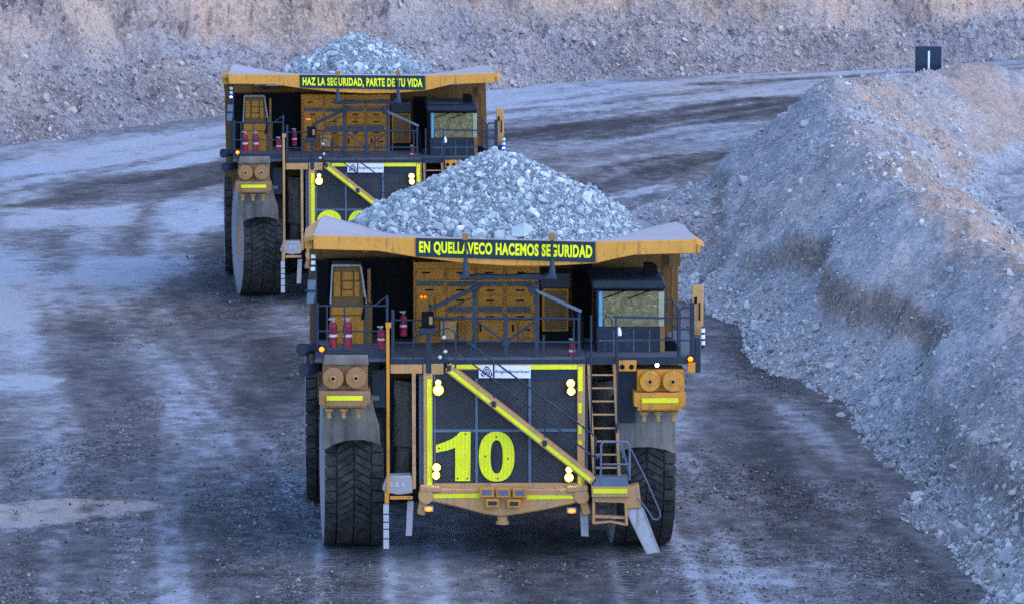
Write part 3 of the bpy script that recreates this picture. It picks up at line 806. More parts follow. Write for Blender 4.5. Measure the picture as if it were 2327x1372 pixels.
def digit_one(y):
    q = MB(); q.pprism([(1046, 980), (1069.5, 980), (1068.5, 1092), (1034.5, 1092), (1034.5, 1016), (1018, 1022), (990.6, 1027.5), (990.6, 1010), (1010, 1003.5), (1027, 996), (1038, 988)], y, 0.012); return q
def oval(cx, cy, rx, ry, n_=40, p=2.35):
    out = []
    for k_ in range(n_):
        t = 2*PI*k_/n_; c, s_ = math.cos(t), math.sin(t)
        out.append((cx + rx*math.copysign(abs(c)**(2/p), c), cy + ry*math.copysign(abs(s_)**(2/p), s_)))
    return out
def digit_zero(y, cx=1128.5):
    q = MB(); o_ = oval(cx, 1036.5, 40.5, 56.5); i_ = oval(cx, 1037, 14, 38); n_ = len(o_)
    P = [L(a, c, y) for a, c in o_] + [L(a, c, y) for a, c in i_]; P2 = [p + Vector((0, 0.012, 0)) for p in P]
    fs = []
    for k_ in range(n_):
        j = (k_+1) % n_
        fs += [(k_, j, n_+j, n_+k_), (k_+2*n_, k_, j, j+2*n_)[::-1], (n_+k_, n_+j, 3*n_+j, 3*n_+k_)[::-1]]
    q.add(P+P2, fs); return q
def digit_two(y):
    cx, cy = 1029, 1012
    o_ = [(cx + 39*math.cos(t), cy + 33*math.sin(t)) for t in [PI + PI*k_/14 for k_ in range(15)]]
    pts = [(990, 1016)] + o_ + [(1068, 1022), (1060, 1040), (1042, 1058), (1032, 1070), (1069, 1070), (1069, 1093), (989, 1093), (992, 1076), (1004, 1058), (1026, 1037), (1036, 1024), (1037, 1012), (1034, 1005), (1029, 1002), (1023, 1005), (1020, 1016)]
    q = MB(); q.pprism(pts, y, 0.012); return q
num_parts = [digit_one(YG-0.05).build('number_plate', 'number', grille), digit_zero(YG-0.05).build('number_plate', 'number', grille)]
b = MB()
for p in ((1058, 985), (998, 1018), (1040, 1086), (1128, 992), (1103, 1036), (1155, 1041), (1131, 1086), (1062, 1086)): b.disc(L(p[0], p[1], YG-0.056), 0.022, 0.006, 8)
b.build('bolt', 'navy', grille)
# engine bay behind the grille
b = MB(); b.pbox(985, 835, 1312, 1100, YG+0.26, 1.8); b.build('radiator_core', 'black', T)

def lamp(px, py, r, y, mat, housing='navy', hr=None):
    c = L(px, py, y)
    q = MB(); q.disc(c, hr or r*1.25, 0.10, 16); o = q.build('headlight', housing, T)
    r = r*0.88; q = MB()
    q.ball(c+Vector((0, -0.02, 0)), r, 14, 8)
    q.build('lens', mat, o)
    q = MB(); q.tube(c+Vector((0, -0.012, 0)), c+Vector((0, -0.001, 0)), r*1.5, 18, r*1.5); q.build('halo_ring', 'lamphalo', o); return o  # added glowing ring, imitates the halo around the lens
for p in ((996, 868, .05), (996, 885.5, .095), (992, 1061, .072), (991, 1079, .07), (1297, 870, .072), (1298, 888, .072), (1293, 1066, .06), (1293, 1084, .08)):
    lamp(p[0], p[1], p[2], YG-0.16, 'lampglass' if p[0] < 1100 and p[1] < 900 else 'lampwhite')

# ---- bumper
YBm = -2.95
b = MB()
b.pprism([(985, 1110), (1305, 1110), (1330, 1118), (1330, 1136), (1296, 1146), (1240, 1158), (1175, 1169), (1140, 1173), (1100, 1168), (1040, 1152), (990, 1141), (952, 1132), (952, 1116)], YBm, 0.7)
bumper = b.build('bumper', 'tan', T, 0.04)
b = MB(); b.pprism([(986, 1122), (1090, 1121), (1090, 1130.5), (978, 1131)], YBm-0.012, 0.01); b.pprism([(1197, 1124), (1296, 1125), (1308, 1132), (1197, 1134)], YBm-0.012, 0.01); b.build('reflective_strip', 'strip', bumper)
b = MB()
p = L(1142, 1160, YBm+0.2); b.tube(p, p-Vector((0, 0, 0.24)), 0.13, 14); b.tube(p-Vector((0, 0, 0.24)), p-Vector((0, 0, 0.31)), 0.16, 14); b.build('tow_pin', 'tan', bumper)
b = MB()
for x, s_ in ((968, 1), (1322, -1)):
    c = L(x, 1128, YBm-0.05)
    b.disc(c, 0.185, 0.6, 20); b.beam(c+Vector((0, 0.1, 0.1)), c+Vector((-0.12*s_, 0.1, -0.46)), 0.2, 0.3)
    b.beam(L(x-14*s_, 1110, YBm-0.06), L(x+34*s_, 1112, YBm-0.06), 0.14, 0.3)
b.build('bumper_joint', 'tan', bumper, 0.03)
for rc in ((1090, 1107, 1122, 1129), (1128, 1107.5, 1160, 1129.5), (1165, 1108, 1197, 1130), (1104, 1133, 1134, 1152), (1153, 1134, 1183, 1153)):
    b = MB(); b.pbox(*rc, YBm-0.16, 0.16); o = b.build('work_lamp', 'yellow', bumper, 0.012)
    b = MB(); b.pbox(rc[0]+5, rc[1]+5, rc[2]-5, rc[3]-5, YBm-0.172, 0.01); b.build('lens', 'lens_dark' if rc[1] > 1130 else 'bluegrey', o)
for o in [o for o in list(bumper.children) if o.name.startswith('work_lamp')]:
    for c in list(o.children): c.parent = bumper
for x, y in ((974, 1156), (1299, 1160)):
    c = L(x, y, YBm-0.1); b = MB(); b.box(c.x-0.11, c.x+0.11, c.y, c.y+0.2, c.z-0.06, c.z+0.06); o = b.build('marker_lamp', 'grey', T, 0.01)
    b = MB(); b.ball(c, 0.085, 12, 8, 0.62); b.build('lens', 'amber', o)

# ---- deck
YD = -2.75
b = MB()
zl, zr = L(780, 803, YD).z, L(1500, 812, YD).z
b.box(L(716, 800, YD).x, L(886, 800, YD).x, YD, 2.2, zl-0.20, zl)
b.box(L(887, 800, YD).x, L(1332, 800, YD).x, YD+0.02, 2.2, L(1100, 823, YD).z, L(1100, 812, YD).z)
b.box(L(1333, 800, YD).x, L(1590, 800, YD).x, YD, 2.2, zr-0.16, zr)
deck = b.build('deck', 'deck', T, 0.01)
zd = L(1100, 812, YD).z
b = MB(); b.pbox(716, 798, 886, 812, YD-0.03, 0.029); b.pbox(887, 816, 1016, 826, YD-0.03, 0.049); b.pbox(1333, 811, 1592, 825, YD-0.03, 0.029); b.pbox(1020, 818, 1332, 826, YD-0.03, 0.049); b.build('edge_beam', 'navy', deck)
b = MB(); b.pbox(887, 827, 960, 848, YD-0.02, 0.4); b.pbox(962, 826, 1008, 850, YD-0.04, 0.3); b.build('support_beam', 'tan', deck, 0.01)
b = MB(); b.pbox(1406, 818, 1446, 843, YD-0.06, 0.25); b.pbox(1563, 823, 1580, 846, YD-0.06, 0.2); b.build('deck_bracket', 'yellow', deck, 0.01)
b = MB()
for x in (1414, 1435): b.disc(L(x, 833, YD-0.07), 0.06, 0.009, 12)
b.build('bracket_hole', 'black', deck)
b = MB(); b.pprism([(738, 806), (836, 806), (838, 829), (733, 829)], YD+0.02-0.1, 0.6); b.build('hood', 'fender', deck, 0.02)

# ---- drums with their boxes, over the front wheels
def drum_box(x0, x1, y0, drums, dr, bx, by0, by1, st, pins, mats):
    y = -2.72
    q = MB(); q.pbox(x0, y0, x1, by0+2, y, 0.8); o = q.build('filter_housing', mats[0], T, 0.02)
    for (a, c) in drums:
        q = MB(); cc = L(a, c, y-0.30); q.disc(cc, dr*0.97, 0.30, 28); q.disc(cc+Vector((0, -0.025, 0)), dr, 0.06, 28, dr*1.0); q.build('drum', mats[0], o, 0.012)
        q = MB(); q.disc(cc+Vector((0, -0.05, 0)), dr*0.30, 0.02, 14); q.build('drum_hub', mats[1], o)
        q = MB(); q.disc(cc+Vector((0, -0.062, 0)), dr*0.16, 0.012, 10); q.build('drum_hole', 'black', o)
    q = MB(); q.pprism([(bx[0], by0), (bx[1], by0), (bx[1], by0+30), (bx[1]-10, by0+32), (bx[1]-10, by1), (bx[0]+9, by1), (bx[0]+9, by0+31), (bx[0], by0+30)], y-0.42, 0.9); q.pbox(bx[0]+16, by0+10, bx[1]-16, by1-3, y-0.47, 0.049); q.build('lower_box', mats[0], o, 0.015)
    q = MB(); q.pbox(st[0], st[1], st[2], st[3], y-0.482, 0.011); q.build('reflective_strip', 'strip', o)
    q = MB()
    for (a, c) in pins:
        p = L(a, by1, y-0.15); q.tube(p, p-Vector((0, 0, 0.09)), 0.13, 12, 0.09); q.tube(p-Vector((0, 0, 0.09)), p-Vector((0, 0, 0.24)), 0.05, 8)
    q.build('drain_pin', mats[1], o)
    return o
drum_box(733, 836, 829, ((757, 859), (809, 858)), 0.25, (725, 841), 889, 926, (742, 899, 824, 909), ((748, 930), (781, 932), (814, 932)), ('brown', 'tan'))
drum_box(1448, 1555, 839, ((1477, 866), (1529, 866)), 0.245, (1441, 1558), 893, 933, (1459, 904.5, 1542, 914.5), ((1464, 938), (1496, 938), (1530, 938)), ('yellow', 'tan'))
b = MB(); b.pprism([(733, 890), (842, 890), (852, 935), (862, 965), (865, 1012), (850, 1004), (825, 999), (790, 1000), (760, 1008), (736, 1022), (733, 1020)], -2.28, 0.10)
b.prism_x([(-2.28, 3.9), (-1.5, 4.35), (1.6, 4.35), (2.2, 3.7), (2.2, 3.8), (1.6, 4.42), (-1.5, 4.42), (-2.28, 4.0)], L(734, 900, -2.2).x, L(862, 900, -2.2).x)
b.build('fender', 'fender', T, 0.01)
b = MB(); b.pprism([(1404, 842), (1535, 842), (1535, 1031), (1512, 1021), (1475, 1015), (1440, 1016), (1420, 1022), (1404, 1030)], -2.28, 0.10)
b.prism_x([(-2.28, 3.9), (-1.5, 4.35), (1.6, 4.35), (2.2, 3.7), (2.2, 3.8), (1.6, 4.42), (-1.5, 4.42), (-2.28, 4.0)], L(1406, 900, -2.2).x, L(1534, 900, -2.2).x)
b.build('fender', 'fender', T, 0.01)
b = MB(); b.pbox(1406, 838, 1444, 960, -2.31, 0.02); b.pbox(846, 840, 876, 925, -2.25, 0.1); b.build('fender_liner', 'navy', T)

# ---- wheels
def tyre_mb(w=1.47, rad=2.0):
    h = w/2; q = MB()
    prof = [(-h*0.72, 0.86), (-h*0.86, 0.98), (-h*0.985, 1.25), (-h, 1.48), (-h*0.985, 1.70), (-h*0.955, 1.84), (-h*0.90, 1.90), (-h*0.5, 1.925), (0, 1.93), (h*0.5, 1.925), (h*0.90, 1.90), (h*0.955, 1.84), (h*0.985, 1.70), (h, 1.48), (h*0.985, 1.25), (h*0.86, 0.98), (h*0.72, 0.86)]
    q.lathe([(x, r*rad/2.0) for x, r in prof], (0, 0, 0), 72)
    def lug(ws, offs, t0, t1, top):
        m = len(ws); vs = []
        for rr, sh in ((1.90, 0.0), (top, 0.0)):
            for ta in (t0, t1):
                for wv, of in zip(ws, offs):
                    r_ = rr - (0.035 if abs(wv) > h*0.93 else 0) ; t = ta + of
                    vs.append((wv, -r_*math.cos(t)*rad/2.0, r_*math.sin(t)*rad/2.0))
        fs = []
        for j in range(m-1):
            fs.append((2*m+j, 2*m+j+1, 3*m+j+1, 3*m+j))
            fs.append((j, j+1, 2*m+j+1, 2*m+j)); fs.append((m+j+1, m+j, 3*m+j, 3*m+j+1))
        fs.append((0, 2*m, 3*m, m)); fs.append((m-1, 2*m-1, 4*m-1, 3*m-1))
        q.add(vs, fs)
    n1 = 40
    for k_ in range(n1):
        t = 2*PI*k_/n1; dt = 2*PI/n1
        for sg in (-1, 1): lug([sg*h*0.60, sg*h*0.80, sg*h*0.965], [0, -0.006, -0.012], t, t+dt*0.84, 2.0)
    n2 = 62
    for k_ in range(n2):
        t = 2*PI*k_/n2; dt = 2*PI/n2
        ws = [-h*0.54, -h*0.28, -0.02]
        ofs = [-0.30*abs(x) for x in ws]
        lug(ws, ofs, t, t+dt*0.80, 1.995); lug([-x for x in ws][::-1], ofs[::-1], t+dt*0.02, t+dt*0.82, 1.995)
    return q
tyre_me = tyre_mb()
def wheel(x, y, steer, kind=0):
    e = empty('wheel', (x, y, 2.0), steer); e.parent = T
    o = tyre_me.build('tyre', 'rubber', e, 0, 30) if kind == 0 else None
    if kind: o = bpy.data.objects.new('tyre', wheel.me); COL.objects.link(o); o.parent = e
    else: wheel.me = o.data
    q = MB(); sgn = -1 if x < 0 else 1
    q.lathe([(sgn*-0.5, 0.3), (sgn*-0.5, 0.9), (sgn*0.5, 0.92), (sgn*0.56, 0.98), (sgn*0.60, 0.98), (sgn*0.58, 0.86), (sgn*0.30, 0.80), (sgn*0.22, 0.55), (sgn*0.34, 0.50), (sgn*0.36, 0.28), (sgn*0.36, 0.0)], (0, 0, 0), 36)
    for k_ in range(14): q.tube((sgn*0.22, 0.67*math.cos(2*PI*k_/14), 0.67*math.sin(2*PI*k_/14)), (sgn*0.30, 0.67*math.cos(2*PI*k_/14), 0.67*math.sin(2*PI*k_/14)), 0.035, 6)
    q.build('rim', 'tan', e)
    return e
XT0, XT1 = L(728, 1150, -1.9).x + 0.735, L(1530, 1150, -1.9).x - 0.735
front_wheels = [wheel(XT0, 0, R(2.5)), wheel(XT1, 0, R(2.5), 1)]
XC = (XT0+XT1)/2
for dx in (-4.02, -2.42, 2.42, 4.02): wheel(XC+dx, 6.6, 0, 1)

# ---- chassis underneath
b = MB()
for dx in (-1.15, 1.15): b.box(XC+dx-0.25, XC+dx+0.25, -2.3, 9.0, 1.7, 2.9)
b.box(XC-1.4, XC+1.4, -1.9, 1.5, 1.6, 4.4); b.tube((XC-2.2, 6.6, 2.0), (XC+2.2, 6.6, 2.0), 0.75, 20); b.box(XC-1.9, XC+1.9, -0.3, 0.4, 1.5, 2.1)
b.box(XC-3.6, XC+3.6, 2.2, 2.5, 2.9, 4.6); b.box(XC-2.5, XC+2.5, 5.4, 7.8, 2.2, 3.0)
b.build('chassis', 'black', T)
b = MB()
for a in (922, 1372):
    s_ = 1 if a < 1100 else -1
    b.tube(L(a+2*s_, 862, -0.6), L(a-4*s_, 1010, -0.6), 0.30, 16); b.tube(L(a-4*s_, 1010, -0.6), L(a-10*s_, 1085, -0.4), 0.20, 14)
b.build('suspension_strut', 'fender', T)
b = MB(); b.pbox(868, 850, 898, 1090, -0.1, 0.5); b.pbox(1338, 850, 1405, 1080, -0.6, 0.4); b.build('inner_guard', 'navy', T)
b = MB(); b.pbox(952, 850, 966, 1100, YG+0.1, 0.3); b.pbox(1330, 850, 1336, 1100, YG+0.1, 0.3); b.build('grille_side', 'bluegrey', T)

# ---- posts and the small box left of the grille
yp = -2.95
b = MB(); b.pbox(877.5, 738, 886, 1122, yp, 0.10); b.pbox(876, 733, 889, 745, yp-0.01, 0.12); b.pbox(874, 1118, 884, 1144, yp, 0.1); b.pbox(886, 1127, 938, 1134, yp, 0.08)
ladder_l = b.build('side_ladder_post', 'yellow', T, 0.008)
b = MB(); b.pbox(871, 1145, 884, 1246, yp, 0.07); b.build('marker_board', 'pale', ladder_l)
b = MB()
for y in (1166, 1184, 1200, 1222): b.pbox(871, y, 884, y+2.5, yp-0.004, 0.003)
b.build('marker_band', 'navy', ladder_l)
b = MB(); b.pbox(936, 849, 945, 1110, yp+0.1, 0.10); b.build('side_ladder_post', 'tan', T, 0.008)
b = MB(); b.pprism([(926, 1138), (940, 1138), (936, 1216), (922, 1216)], yp+0.15, 0.07); b.pprism([(1318, 1160), (1336, 1160), (1338, 1218), (1321, 1217)], yp+0.15, 0.07); b.build('hanging_plate', 'grey', T)
b = MB(); b.pprism([(880, 1082), (935, 1080), (938, 1120), (905, 1124), (876, 1118), (868, 1112)], yp+0.08, 0.5); bag = b.build('step_box', 'grey', T, 0.03)
b = MB()
for k_ in range(3): b.pbox(884+14*k_, 1095, 893+14*k_, 1106, yp+0.07, 0.009)
b.build('terminal', 'pale', bag)

# ---- diagonal stairway across the grille
ys_ = -3.15
p0, p1 = L(1018, 836, ys_), L(1348, 1092, ys_)
b = MB(); b.beam(p0, p1, 0.21, 0.06); b.beam(p0+Vector((0, 0.36, 0)), p1+Vector((0, 0.36, 0)), 0.21, 0.04); stair = b.build('stairway', 'tan', T, 0.008)
b = MB()
dv = p1-p0
for a0, a1 in ((0.005, 0.29), (0.335, 0.64), (0.68, 0.985)):
    nv = Vector((-dv.z, 0, dv.x)).normalized()*0.0
    b.beam(p0+dv*a0+Vector((-0.012, -0.012, -0.02)), p0+dv*a1+Vector((-0.012, -0.012, -0.02)), 0.088, 0.011)
b.build('reflective_strip', 'strip', stair)
b = MB()
for k_ in range(1, 13):
    c = p0+dv*(k_/13); b.box(c.x-0.11, c.x+0.11, ys_+0.065, ys_+0.355, c.z-0.01, c.z+0.02)
b.build('tread', 'deck', stair)
yh = ys_+0.03
b = MB()
b.ppath([(1035, 756), (1140, 833), (1345, 984), (1355, 997), (1355, 1012)], yh, 0.022)
b.ppath([(1035, 798), (1140, 875), (1346, 1034), (1358, 1042)], yh, 0.019)
b.bar(1122, 821, 1122, 916, yh, 0.022); b.bar(1238, 906, 1238, 1005, yh, 0.022); b.bar(1035, 756, 1035, 842, yh, 0.022); b.bar(1352, 996, 1352, 1094, yh, 0.022)
b.build('handrail', 'rail', stair)
b = MB()
for x, y in ((1122, 917), (1238, 1006), (1020, 836)): b.beam(L(x, y-6, ys_-0.03), L(x, y+7, ys_-0.03), 0.10, 0.03)
b.build('rail_foot', 'navy', stair)

# ---- ladder to the deck, right of the grille
yr = -2.75
b = MB()
b.beam(L(1337, 822, yr), L(1351, 1086, yr), 0.075, 0.14); b.beam(L(1396, 822, yr), L(1408, 1092, yr), 0.075, 0.14)
for y in (824, 850, 880, 910, 940, 971, 1001, 1031, 1061):
    f = (y-822)/266; a = 1337+14*f; c = 1396+12*f
    p, q_ = L(a+3, y, yr+0.02), L(c-3, y, yr+0.02); b.box(p.x, q_.x, p.y, p.y+0.12, p.z-0.035, p.z)
b.build('access_ladder', 'tan', T, 0.006)
b = MB(); b.ppath([(1402, 740), (1402, 820), (1404, 970), (1402, 982), (1399, 960)], yr-0.1, 0.02); b.ppath([(1343, 720), (1344, 980)], yr-0.1, 0.02); b.build('grab_rail', 'rail', T)
# lower platform and drop step
yq = -3.1
b = MB(); b.pbox(1349, 1086, 1428, 1104, yq, 0.62); plat = b.build('boarding_platform', 'bluegrey', T, 0.01)
b = MB(); b.pbox(1345, 1105, 1430, 1128, yq-0.05, 0.66); b.pprism([(1346, 1129), (1452, 1100), (1458, 1152), (1424, 1156), (1418, 1142), (1346, 1140)], yq+0.05, 0.4); b.build('platform_beam', 'tan', plat, 0.01)
b = MB(); b.pbox(1348, 1110, 1425, 1120, yq-0.062, 0.011); b.build('reflective_strip', 'strip', plat)
b = MB()
b.bar(1349, 1141, 1349, 1188, yq, 0.035); b.bar(1422, 1144, 1424, 1192, yq, 0.035); b.beam(L(1349, 1173, yq), L(1422, 1176, yq), 0.05, 0.2)
b.beam(L(1347, 1188, yq), L(1388, 1184, yq), 0.05, 0.2); b.beam(L(1388, 1184, yq), L(1426, 1192, yq), 0.05, 0.2)
b.build('drop_step', 'tan', plat)
b = MB()
b.ppath([(1365, 1096), (1366, 1010), (1371, 1003), (1424, 1003), (1431, 1010), (1431, 1090)], yq, 0.028); b.bar(1366, 1054, 1431, 1054, yq, 0.022)
b.ppath([(1366, 1030), (1356, 1040)], yq, 0.022); b.ppath([(1416, 1040), (1412, 1012), (1418, 1003)], yq+0.3, 0.024); b.ppath([(1416, 1020), (1431, 1080)], yq+0.2, 0.024)
b.build('platform_rail', 'bluegrey', plat)
b = MB(); b.pprism([(1422, 1157), (1460, 1153), (1499, 1254), (1472, 1258)], yq+0.1, 0.08); ramp = b.build('step_plate', 'pale', T, 0.006)
b = MB(); b.beam(L(1422, 1157, yq+0.08), L(1471, 1258, yq+0.08), 0.035, 0.14); b.beam(L(1461, 1153, yq+0.08), L(1499, 1254, yq+0.08), 0.03, 0.14); b.build('plate_edge', 'grey', ramp)
b = MB(); b.ppath([(1434, 1020), (1470, 1092), (1499, 1160), (1501, 1172), (1494, 1180), (1484, 1178), (1466, 1150), (1448, 1130)], yq+0.05, 0.018); b.build('grab_loop', 'bluegrey', T)

# ---- cabinets under the canopy
yc = 0.0
b = MB(); b.pbox(939, 596, 1226, 786, yc, 1.1); cab_main = b.build('electrical_cabinet', 'orange', T, 0.015)
doors = [(945, 612, 1009, 636), (945, 650, 1009, 667), (945, 672, 985, 780), (1016, 612, 1077, 636), (1016, 651, 1077, 667), (990, 672, 1012, 728), (1017, 672, 1077, 694), (1017, 711, 1077, 728), (1040, 732, 1076, 780),
         (1086, 612, 1143, 637), (1086, 651, 1143, 668), (1086, 673, 1143, 693), (1086, 711, 1143, 727), (1086, 731, 1143, 780), (1151, 612, 1216, 637), (1151, 651, 1216, 668), (1151, 673, 1214, 693), (1151, 711, 1214, 727), (1151, 731, 1174, 780), (1178, 731, 1216, 768), (1178, 771, 1216, 781)]
for rc in doors:
    b = MB(); b.pbox(*rc, yc-0.045, 0.044); d = b.build('cabinet_door', 'orange', cab_main, 0.012)
b = MB()
for a, c in ((976, 659), (1046, 659), (1046, 682), (1046, 720), (1114, 660), (1114, 683), (1114, 719), (1182, 660), (1182, 683), (1182, 719), (1196, 748), (968, 620), (1046, 620), (1112, 620), (1184, 620)): b.pbox(a-9, c-1.5, a+9, c+2, yc-0.06, 0.014)
for a, c in ((1092, 745), (1166, 745), (978, 700)): b.pbox(a-2, c-8, a+2, c+8, yc-0.06, 0.014)
b.build('handle', 'black', cab_main)
for rc in ((948, 639, 1008, 649), (1017, 640, 1074, 650), (1088, 640, 1141, 650), (1152, 640, 1208, 650), (1018, 697, 1073, 709), (1086, 696, 1141, 709), (1152, 696, 1206, 709)):
    b = MB(); b.pbox(*rc, yc-0.03, 0.029); v = b.build('vent', 'navy', cab_main)
    v.data.materials[0] = M['deck']
b = MB()
for a in (1012.5, 1081, 1147): b.pbox(a-1.5, 600, a+1.5, 785, yc-0.02, 0.019)
b.build('seam', 'brown', cab_main)
b = MB()
for a in (958, 966): b.ball(L(a, 675, yc-0.06), 0.03)
b.build('indicator', 'amber_small', cab_main)
b = MB(); b.pbox(1001, 729, 1037, 770, yc-0.6, 0.4); b.build('junction_box', 'tan', T, 0.01)
b = MB(); b.pbox(1232, 656, 1292, 752, yc-0.05, 0.9); o = b.build('side_cabinet', 'orange', T, 0.015)
b = MB(); b.pbox(1229, 622, 1295, 655, yc-0.15, 1.0); b.build('cabinet_cap', 'navy', o, 0.01)
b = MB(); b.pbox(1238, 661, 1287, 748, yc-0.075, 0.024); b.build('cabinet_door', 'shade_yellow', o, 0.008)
b = MB(); b.pbox(1228, 752, 1300, 790, yc, 0.9); b.build('cabinet_plinth', 'black', o)
for k_ in range(3):
    b = MB(); b.ppath([(1300+9*k_, 700), (1306+9*k_, 730), (1303+10*k_, 760), (1308+9*k_, 795)], yc-0.3+0.1*k_, 0.045); b.build('hose', 'cable', T)
b = MB(); b.pbox(735, 588, 938, 795, 0.75, 0.05); b.pbox(711, 592, 746, 800, -0.2, 0.3); b.pbox(1300, 600, 1345, 795, 0.8, 0.05); b.build('shade_panel', 'black', T)  # black panels added to stand for the shade under the canopy
# left tall box
yb = -0.9
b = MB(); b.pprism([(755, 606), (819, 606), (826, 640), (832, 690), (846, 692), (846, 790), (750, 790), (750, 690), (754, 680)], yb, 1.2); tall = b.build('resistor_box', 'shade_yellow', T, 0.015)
for rc in ((758, 618, 774, 675), (777, 640, 802, 657), (777, 660, 802, 675), (805, 640, 817, 675), (777, 618, 802, 637), (805, 618, 816, 637), (754, 694, 826, 715), (754, 718, 826, 785)):
    b = MB(); b.pbox(*rc, yb-0.04, 0.039); b.build('box_panel', 'orange', tall, 0.01)
b = MB(); b.beam(L(754, 604, yb-0.06), L(820, 604, yb-0.06), 0.045, 0.1); b.beam(L(820, 606, yb-0.06), L(832, 690, yb-0.06), 0.045, 0.1); b.beam(L(755, 606, yb-0.06), L(751, 690, yb-0.06), 0.04, 0.1); b.build('box_frame', 'grey', tall)
b = MB(); b.beam(L(828, 676, yb-0.1), L(829, 700, yb-0.1), 0.05, 0.04); b.beam(L(829, 698, yb-0.1), L(824, 726, yb-0.1), 0.075, 0.04); b.build('strap', 'black', tall)
b = MB(); b.pbox(835, 612, 843, 785, yb+0.3, 0.3); b.build('exhaust_pipe', 'brown', T)

# ---- operator's cab
yk = -1.75
zt, zb = L(1430, 627, yk).z, L(1430, 812, yk).z
b = MB(); b.pbox(1356, 742, 1510, 812, yk, 2.0); b.pbox(1356, 655, 1361, 742, yk, 0.1); b.pbox(1504, 655, 1510, 742, yk, 0.1)
p, q_ = L(1357, 655, yk), L(1509, 742, yk); b.box(p.x, q_.x, yk+1.9, yk+2.0, q_.z, p.z); b.box(p.x, p.x+0.06, yk+0.1, yk+1.9, q_.z, p.z); b.box(q_.x-0.06, q_.x, yk+0.1, yk+1.9, q_.z, p.z)
cabin = b.build('operator_cab', 'navy', T, 0.02)
b = MB(); b.pprism([(1349, 634), (1506, 634), (1512, 642), (1512, 659), (1346, 659), (1346, 640)], yk-0.22, 2.4); b.build('cab_roof', 'navy', cabin, 0.05)
b = MB(); b.pbox(1370, 662, 1503, 741, yk+0.02, 0.03); b.build('windscreen', 'glass', cabin)
b = MB(); b.pbox(1361, 662, 1369, 741, yk+0.01, 0.05); b.build('reflection_strip', plain('sky_blue_reflection', (0.16, 0.42, 0.62), 0.2), cabin)  # blue strip, a reflection painted at the edge of the windscreen
b = MB(); b.pbox(1497, 663, 1509, 741, yk-0.012, 0.03); b.build('cab_pillar', plain('pale_green_pillar', (0.42, 0.43, 0.30), 0.4), cabin)
b = MB(); b.pbox(1500, 742, 1510.5, 808, yk-0.012, 0.011); b.build('cab_corner', 'brown', cabin)
b = MB(); b.bar(1372, 678, 1438, 655, yk-0.04, 0.013, yk-0.1); b.bar(1426, 679, 1490, 656, yk-0.04, 0.013, yk-0.1); b.build('wiper', 'black', cabin)
b = MB(); b.pbox(1465, 600, 1487, 640, yk+0.5, 0.4); b.pprism([(1487, 602), (1494, 606), (1492, 640), (1487, 640)], yk+0.52, 0.36); b.build('roof_unit', 'black', cabin, 0.01)
b = MB()
for a in (1395, 1440, 1476): b.pbox(a-1, 750, a+1, 806, yk-0.006, 0.005)
b.pbox(1362, 772, 1498, 774, yk-0.006, 0.005); b.build('panel_seam', 'bluegrey', cabin)

# ---- railings, arms and masts at the front
yf = -2.72
b = MB()
b.bar(720, 695, 880, 695, yf, 0.022); b.bar(720, 752, 880, 752, yf, 0.02)
for a, t_ in ((722, 688), (743, 695), (783, 695), (831, 698)): b.bar(a, t_, a, 802, yf, 0.022)
b.beam(L(880, 672, yf), L(880, 802, yf), 0.06, 0.06); b.bar(848, 696, 878, 675, yf, 0.018)
b.beam(L(893, 704, yf), L(893, 818, yf), 0.075, 0.06); b.bar(897, 727, 958, 727, yf, 0.02); b.bar(897, 778, 958, 778, yf, 0.02); b.bar(939, 727, 939, 820, yf, 0.018)
b.build('deck_railing', 'rail', T)
b = MB()
for a in (1078, 1150, 1220): b.beam(L(a, 640 if a != 1150 else 716, yf), L(a, 822, yf), 0.10 if a != 1150 else 0.085, 0.08)
for a in (1063, 1236): b.beam(L(a if a > 1200 else 1078, 760, yf), L(a + (-2 if a > 1200 else 0), 822, yf), 0.05, 0.06)
b.bar(985, 722, 1320, 724, yf+0.03, 0.03); b.bar(1005, 775, 1320, 777, yf+0.03, 0.028)
b.bar(1085, 730, 1146, 774, yf+0.02, 0.025); b.bar(1214, 730, 1154, 774, yf+0.02, 0.025)
b.beam(L(1150, 768, yf-0.02), L(1150, 786, yf-0.02), 0.16, 0.03); b.beam(L(1150, 716, yf-0.02), L(1150, 728, yf-0.02), 0.14, 0.03)
b.beam(L(1316, 712, yf), L(1316, 820, yf), 0.06, 0.06); b.bar(1304, 726, 1304, 818, yf, 0.02); b.bar(1008, 722, 1008, 820, yf, 0.02)
b.build('deck_railing', 'rail', T)
b = MB()
b.pprism([(1062, 628), (1090, 624), (1150, 627), (1200, 623), (1226, 624), (1252, 628), (1252, 637), (1150, 634), (1062, 637)], yf-0.1, 0.22)
b.beam(L(1046, 633, yf-0.1), L(1068, 633, yf-0.1), 0.09, 0.2); b.beam(L(1246, 632, yf-0.1), L(1266, 632, yf-0.1), 0.10, 0.2)
b.beam(L(1098, 646, yf-0.08), L(976, 704, yf-0.08), 0.095, 0.10); b.beam(L(1202, 648, yf-0.08), L(1214, 668, yf-0.08), 0.16, 0.12)
b.build('stair_hoist_arm', 'navy', T, 0.01)
b = MB(); b.beam(L(1216, 660, yf-0.06), L(1321, 708, yf-0.06), 0.075, 0.08); b.build('stair_hoist_arm', 'bluegrey', T, 0.008)
b = MB(); b.ppath([(1010, 706), (1040, 692), (1080, 672), (1092, 652)], yf-0.12, 0.016); b.build('cable', 'cable', T)
b = MB(); b.ppath([(1066, 640), (1100, 646), (1180, 643), (1240, 644), (1252, 634)], yf-0.14, 0.013); b.build('cable', 'cable', T)
b = MB(); b.ppath([(992, 755), (1005, 748), (1018, 745), (1032, 752), (1062, 778), (1100, 812)], yf-0.06, 0.013); b.build('cable', 'cable', T)
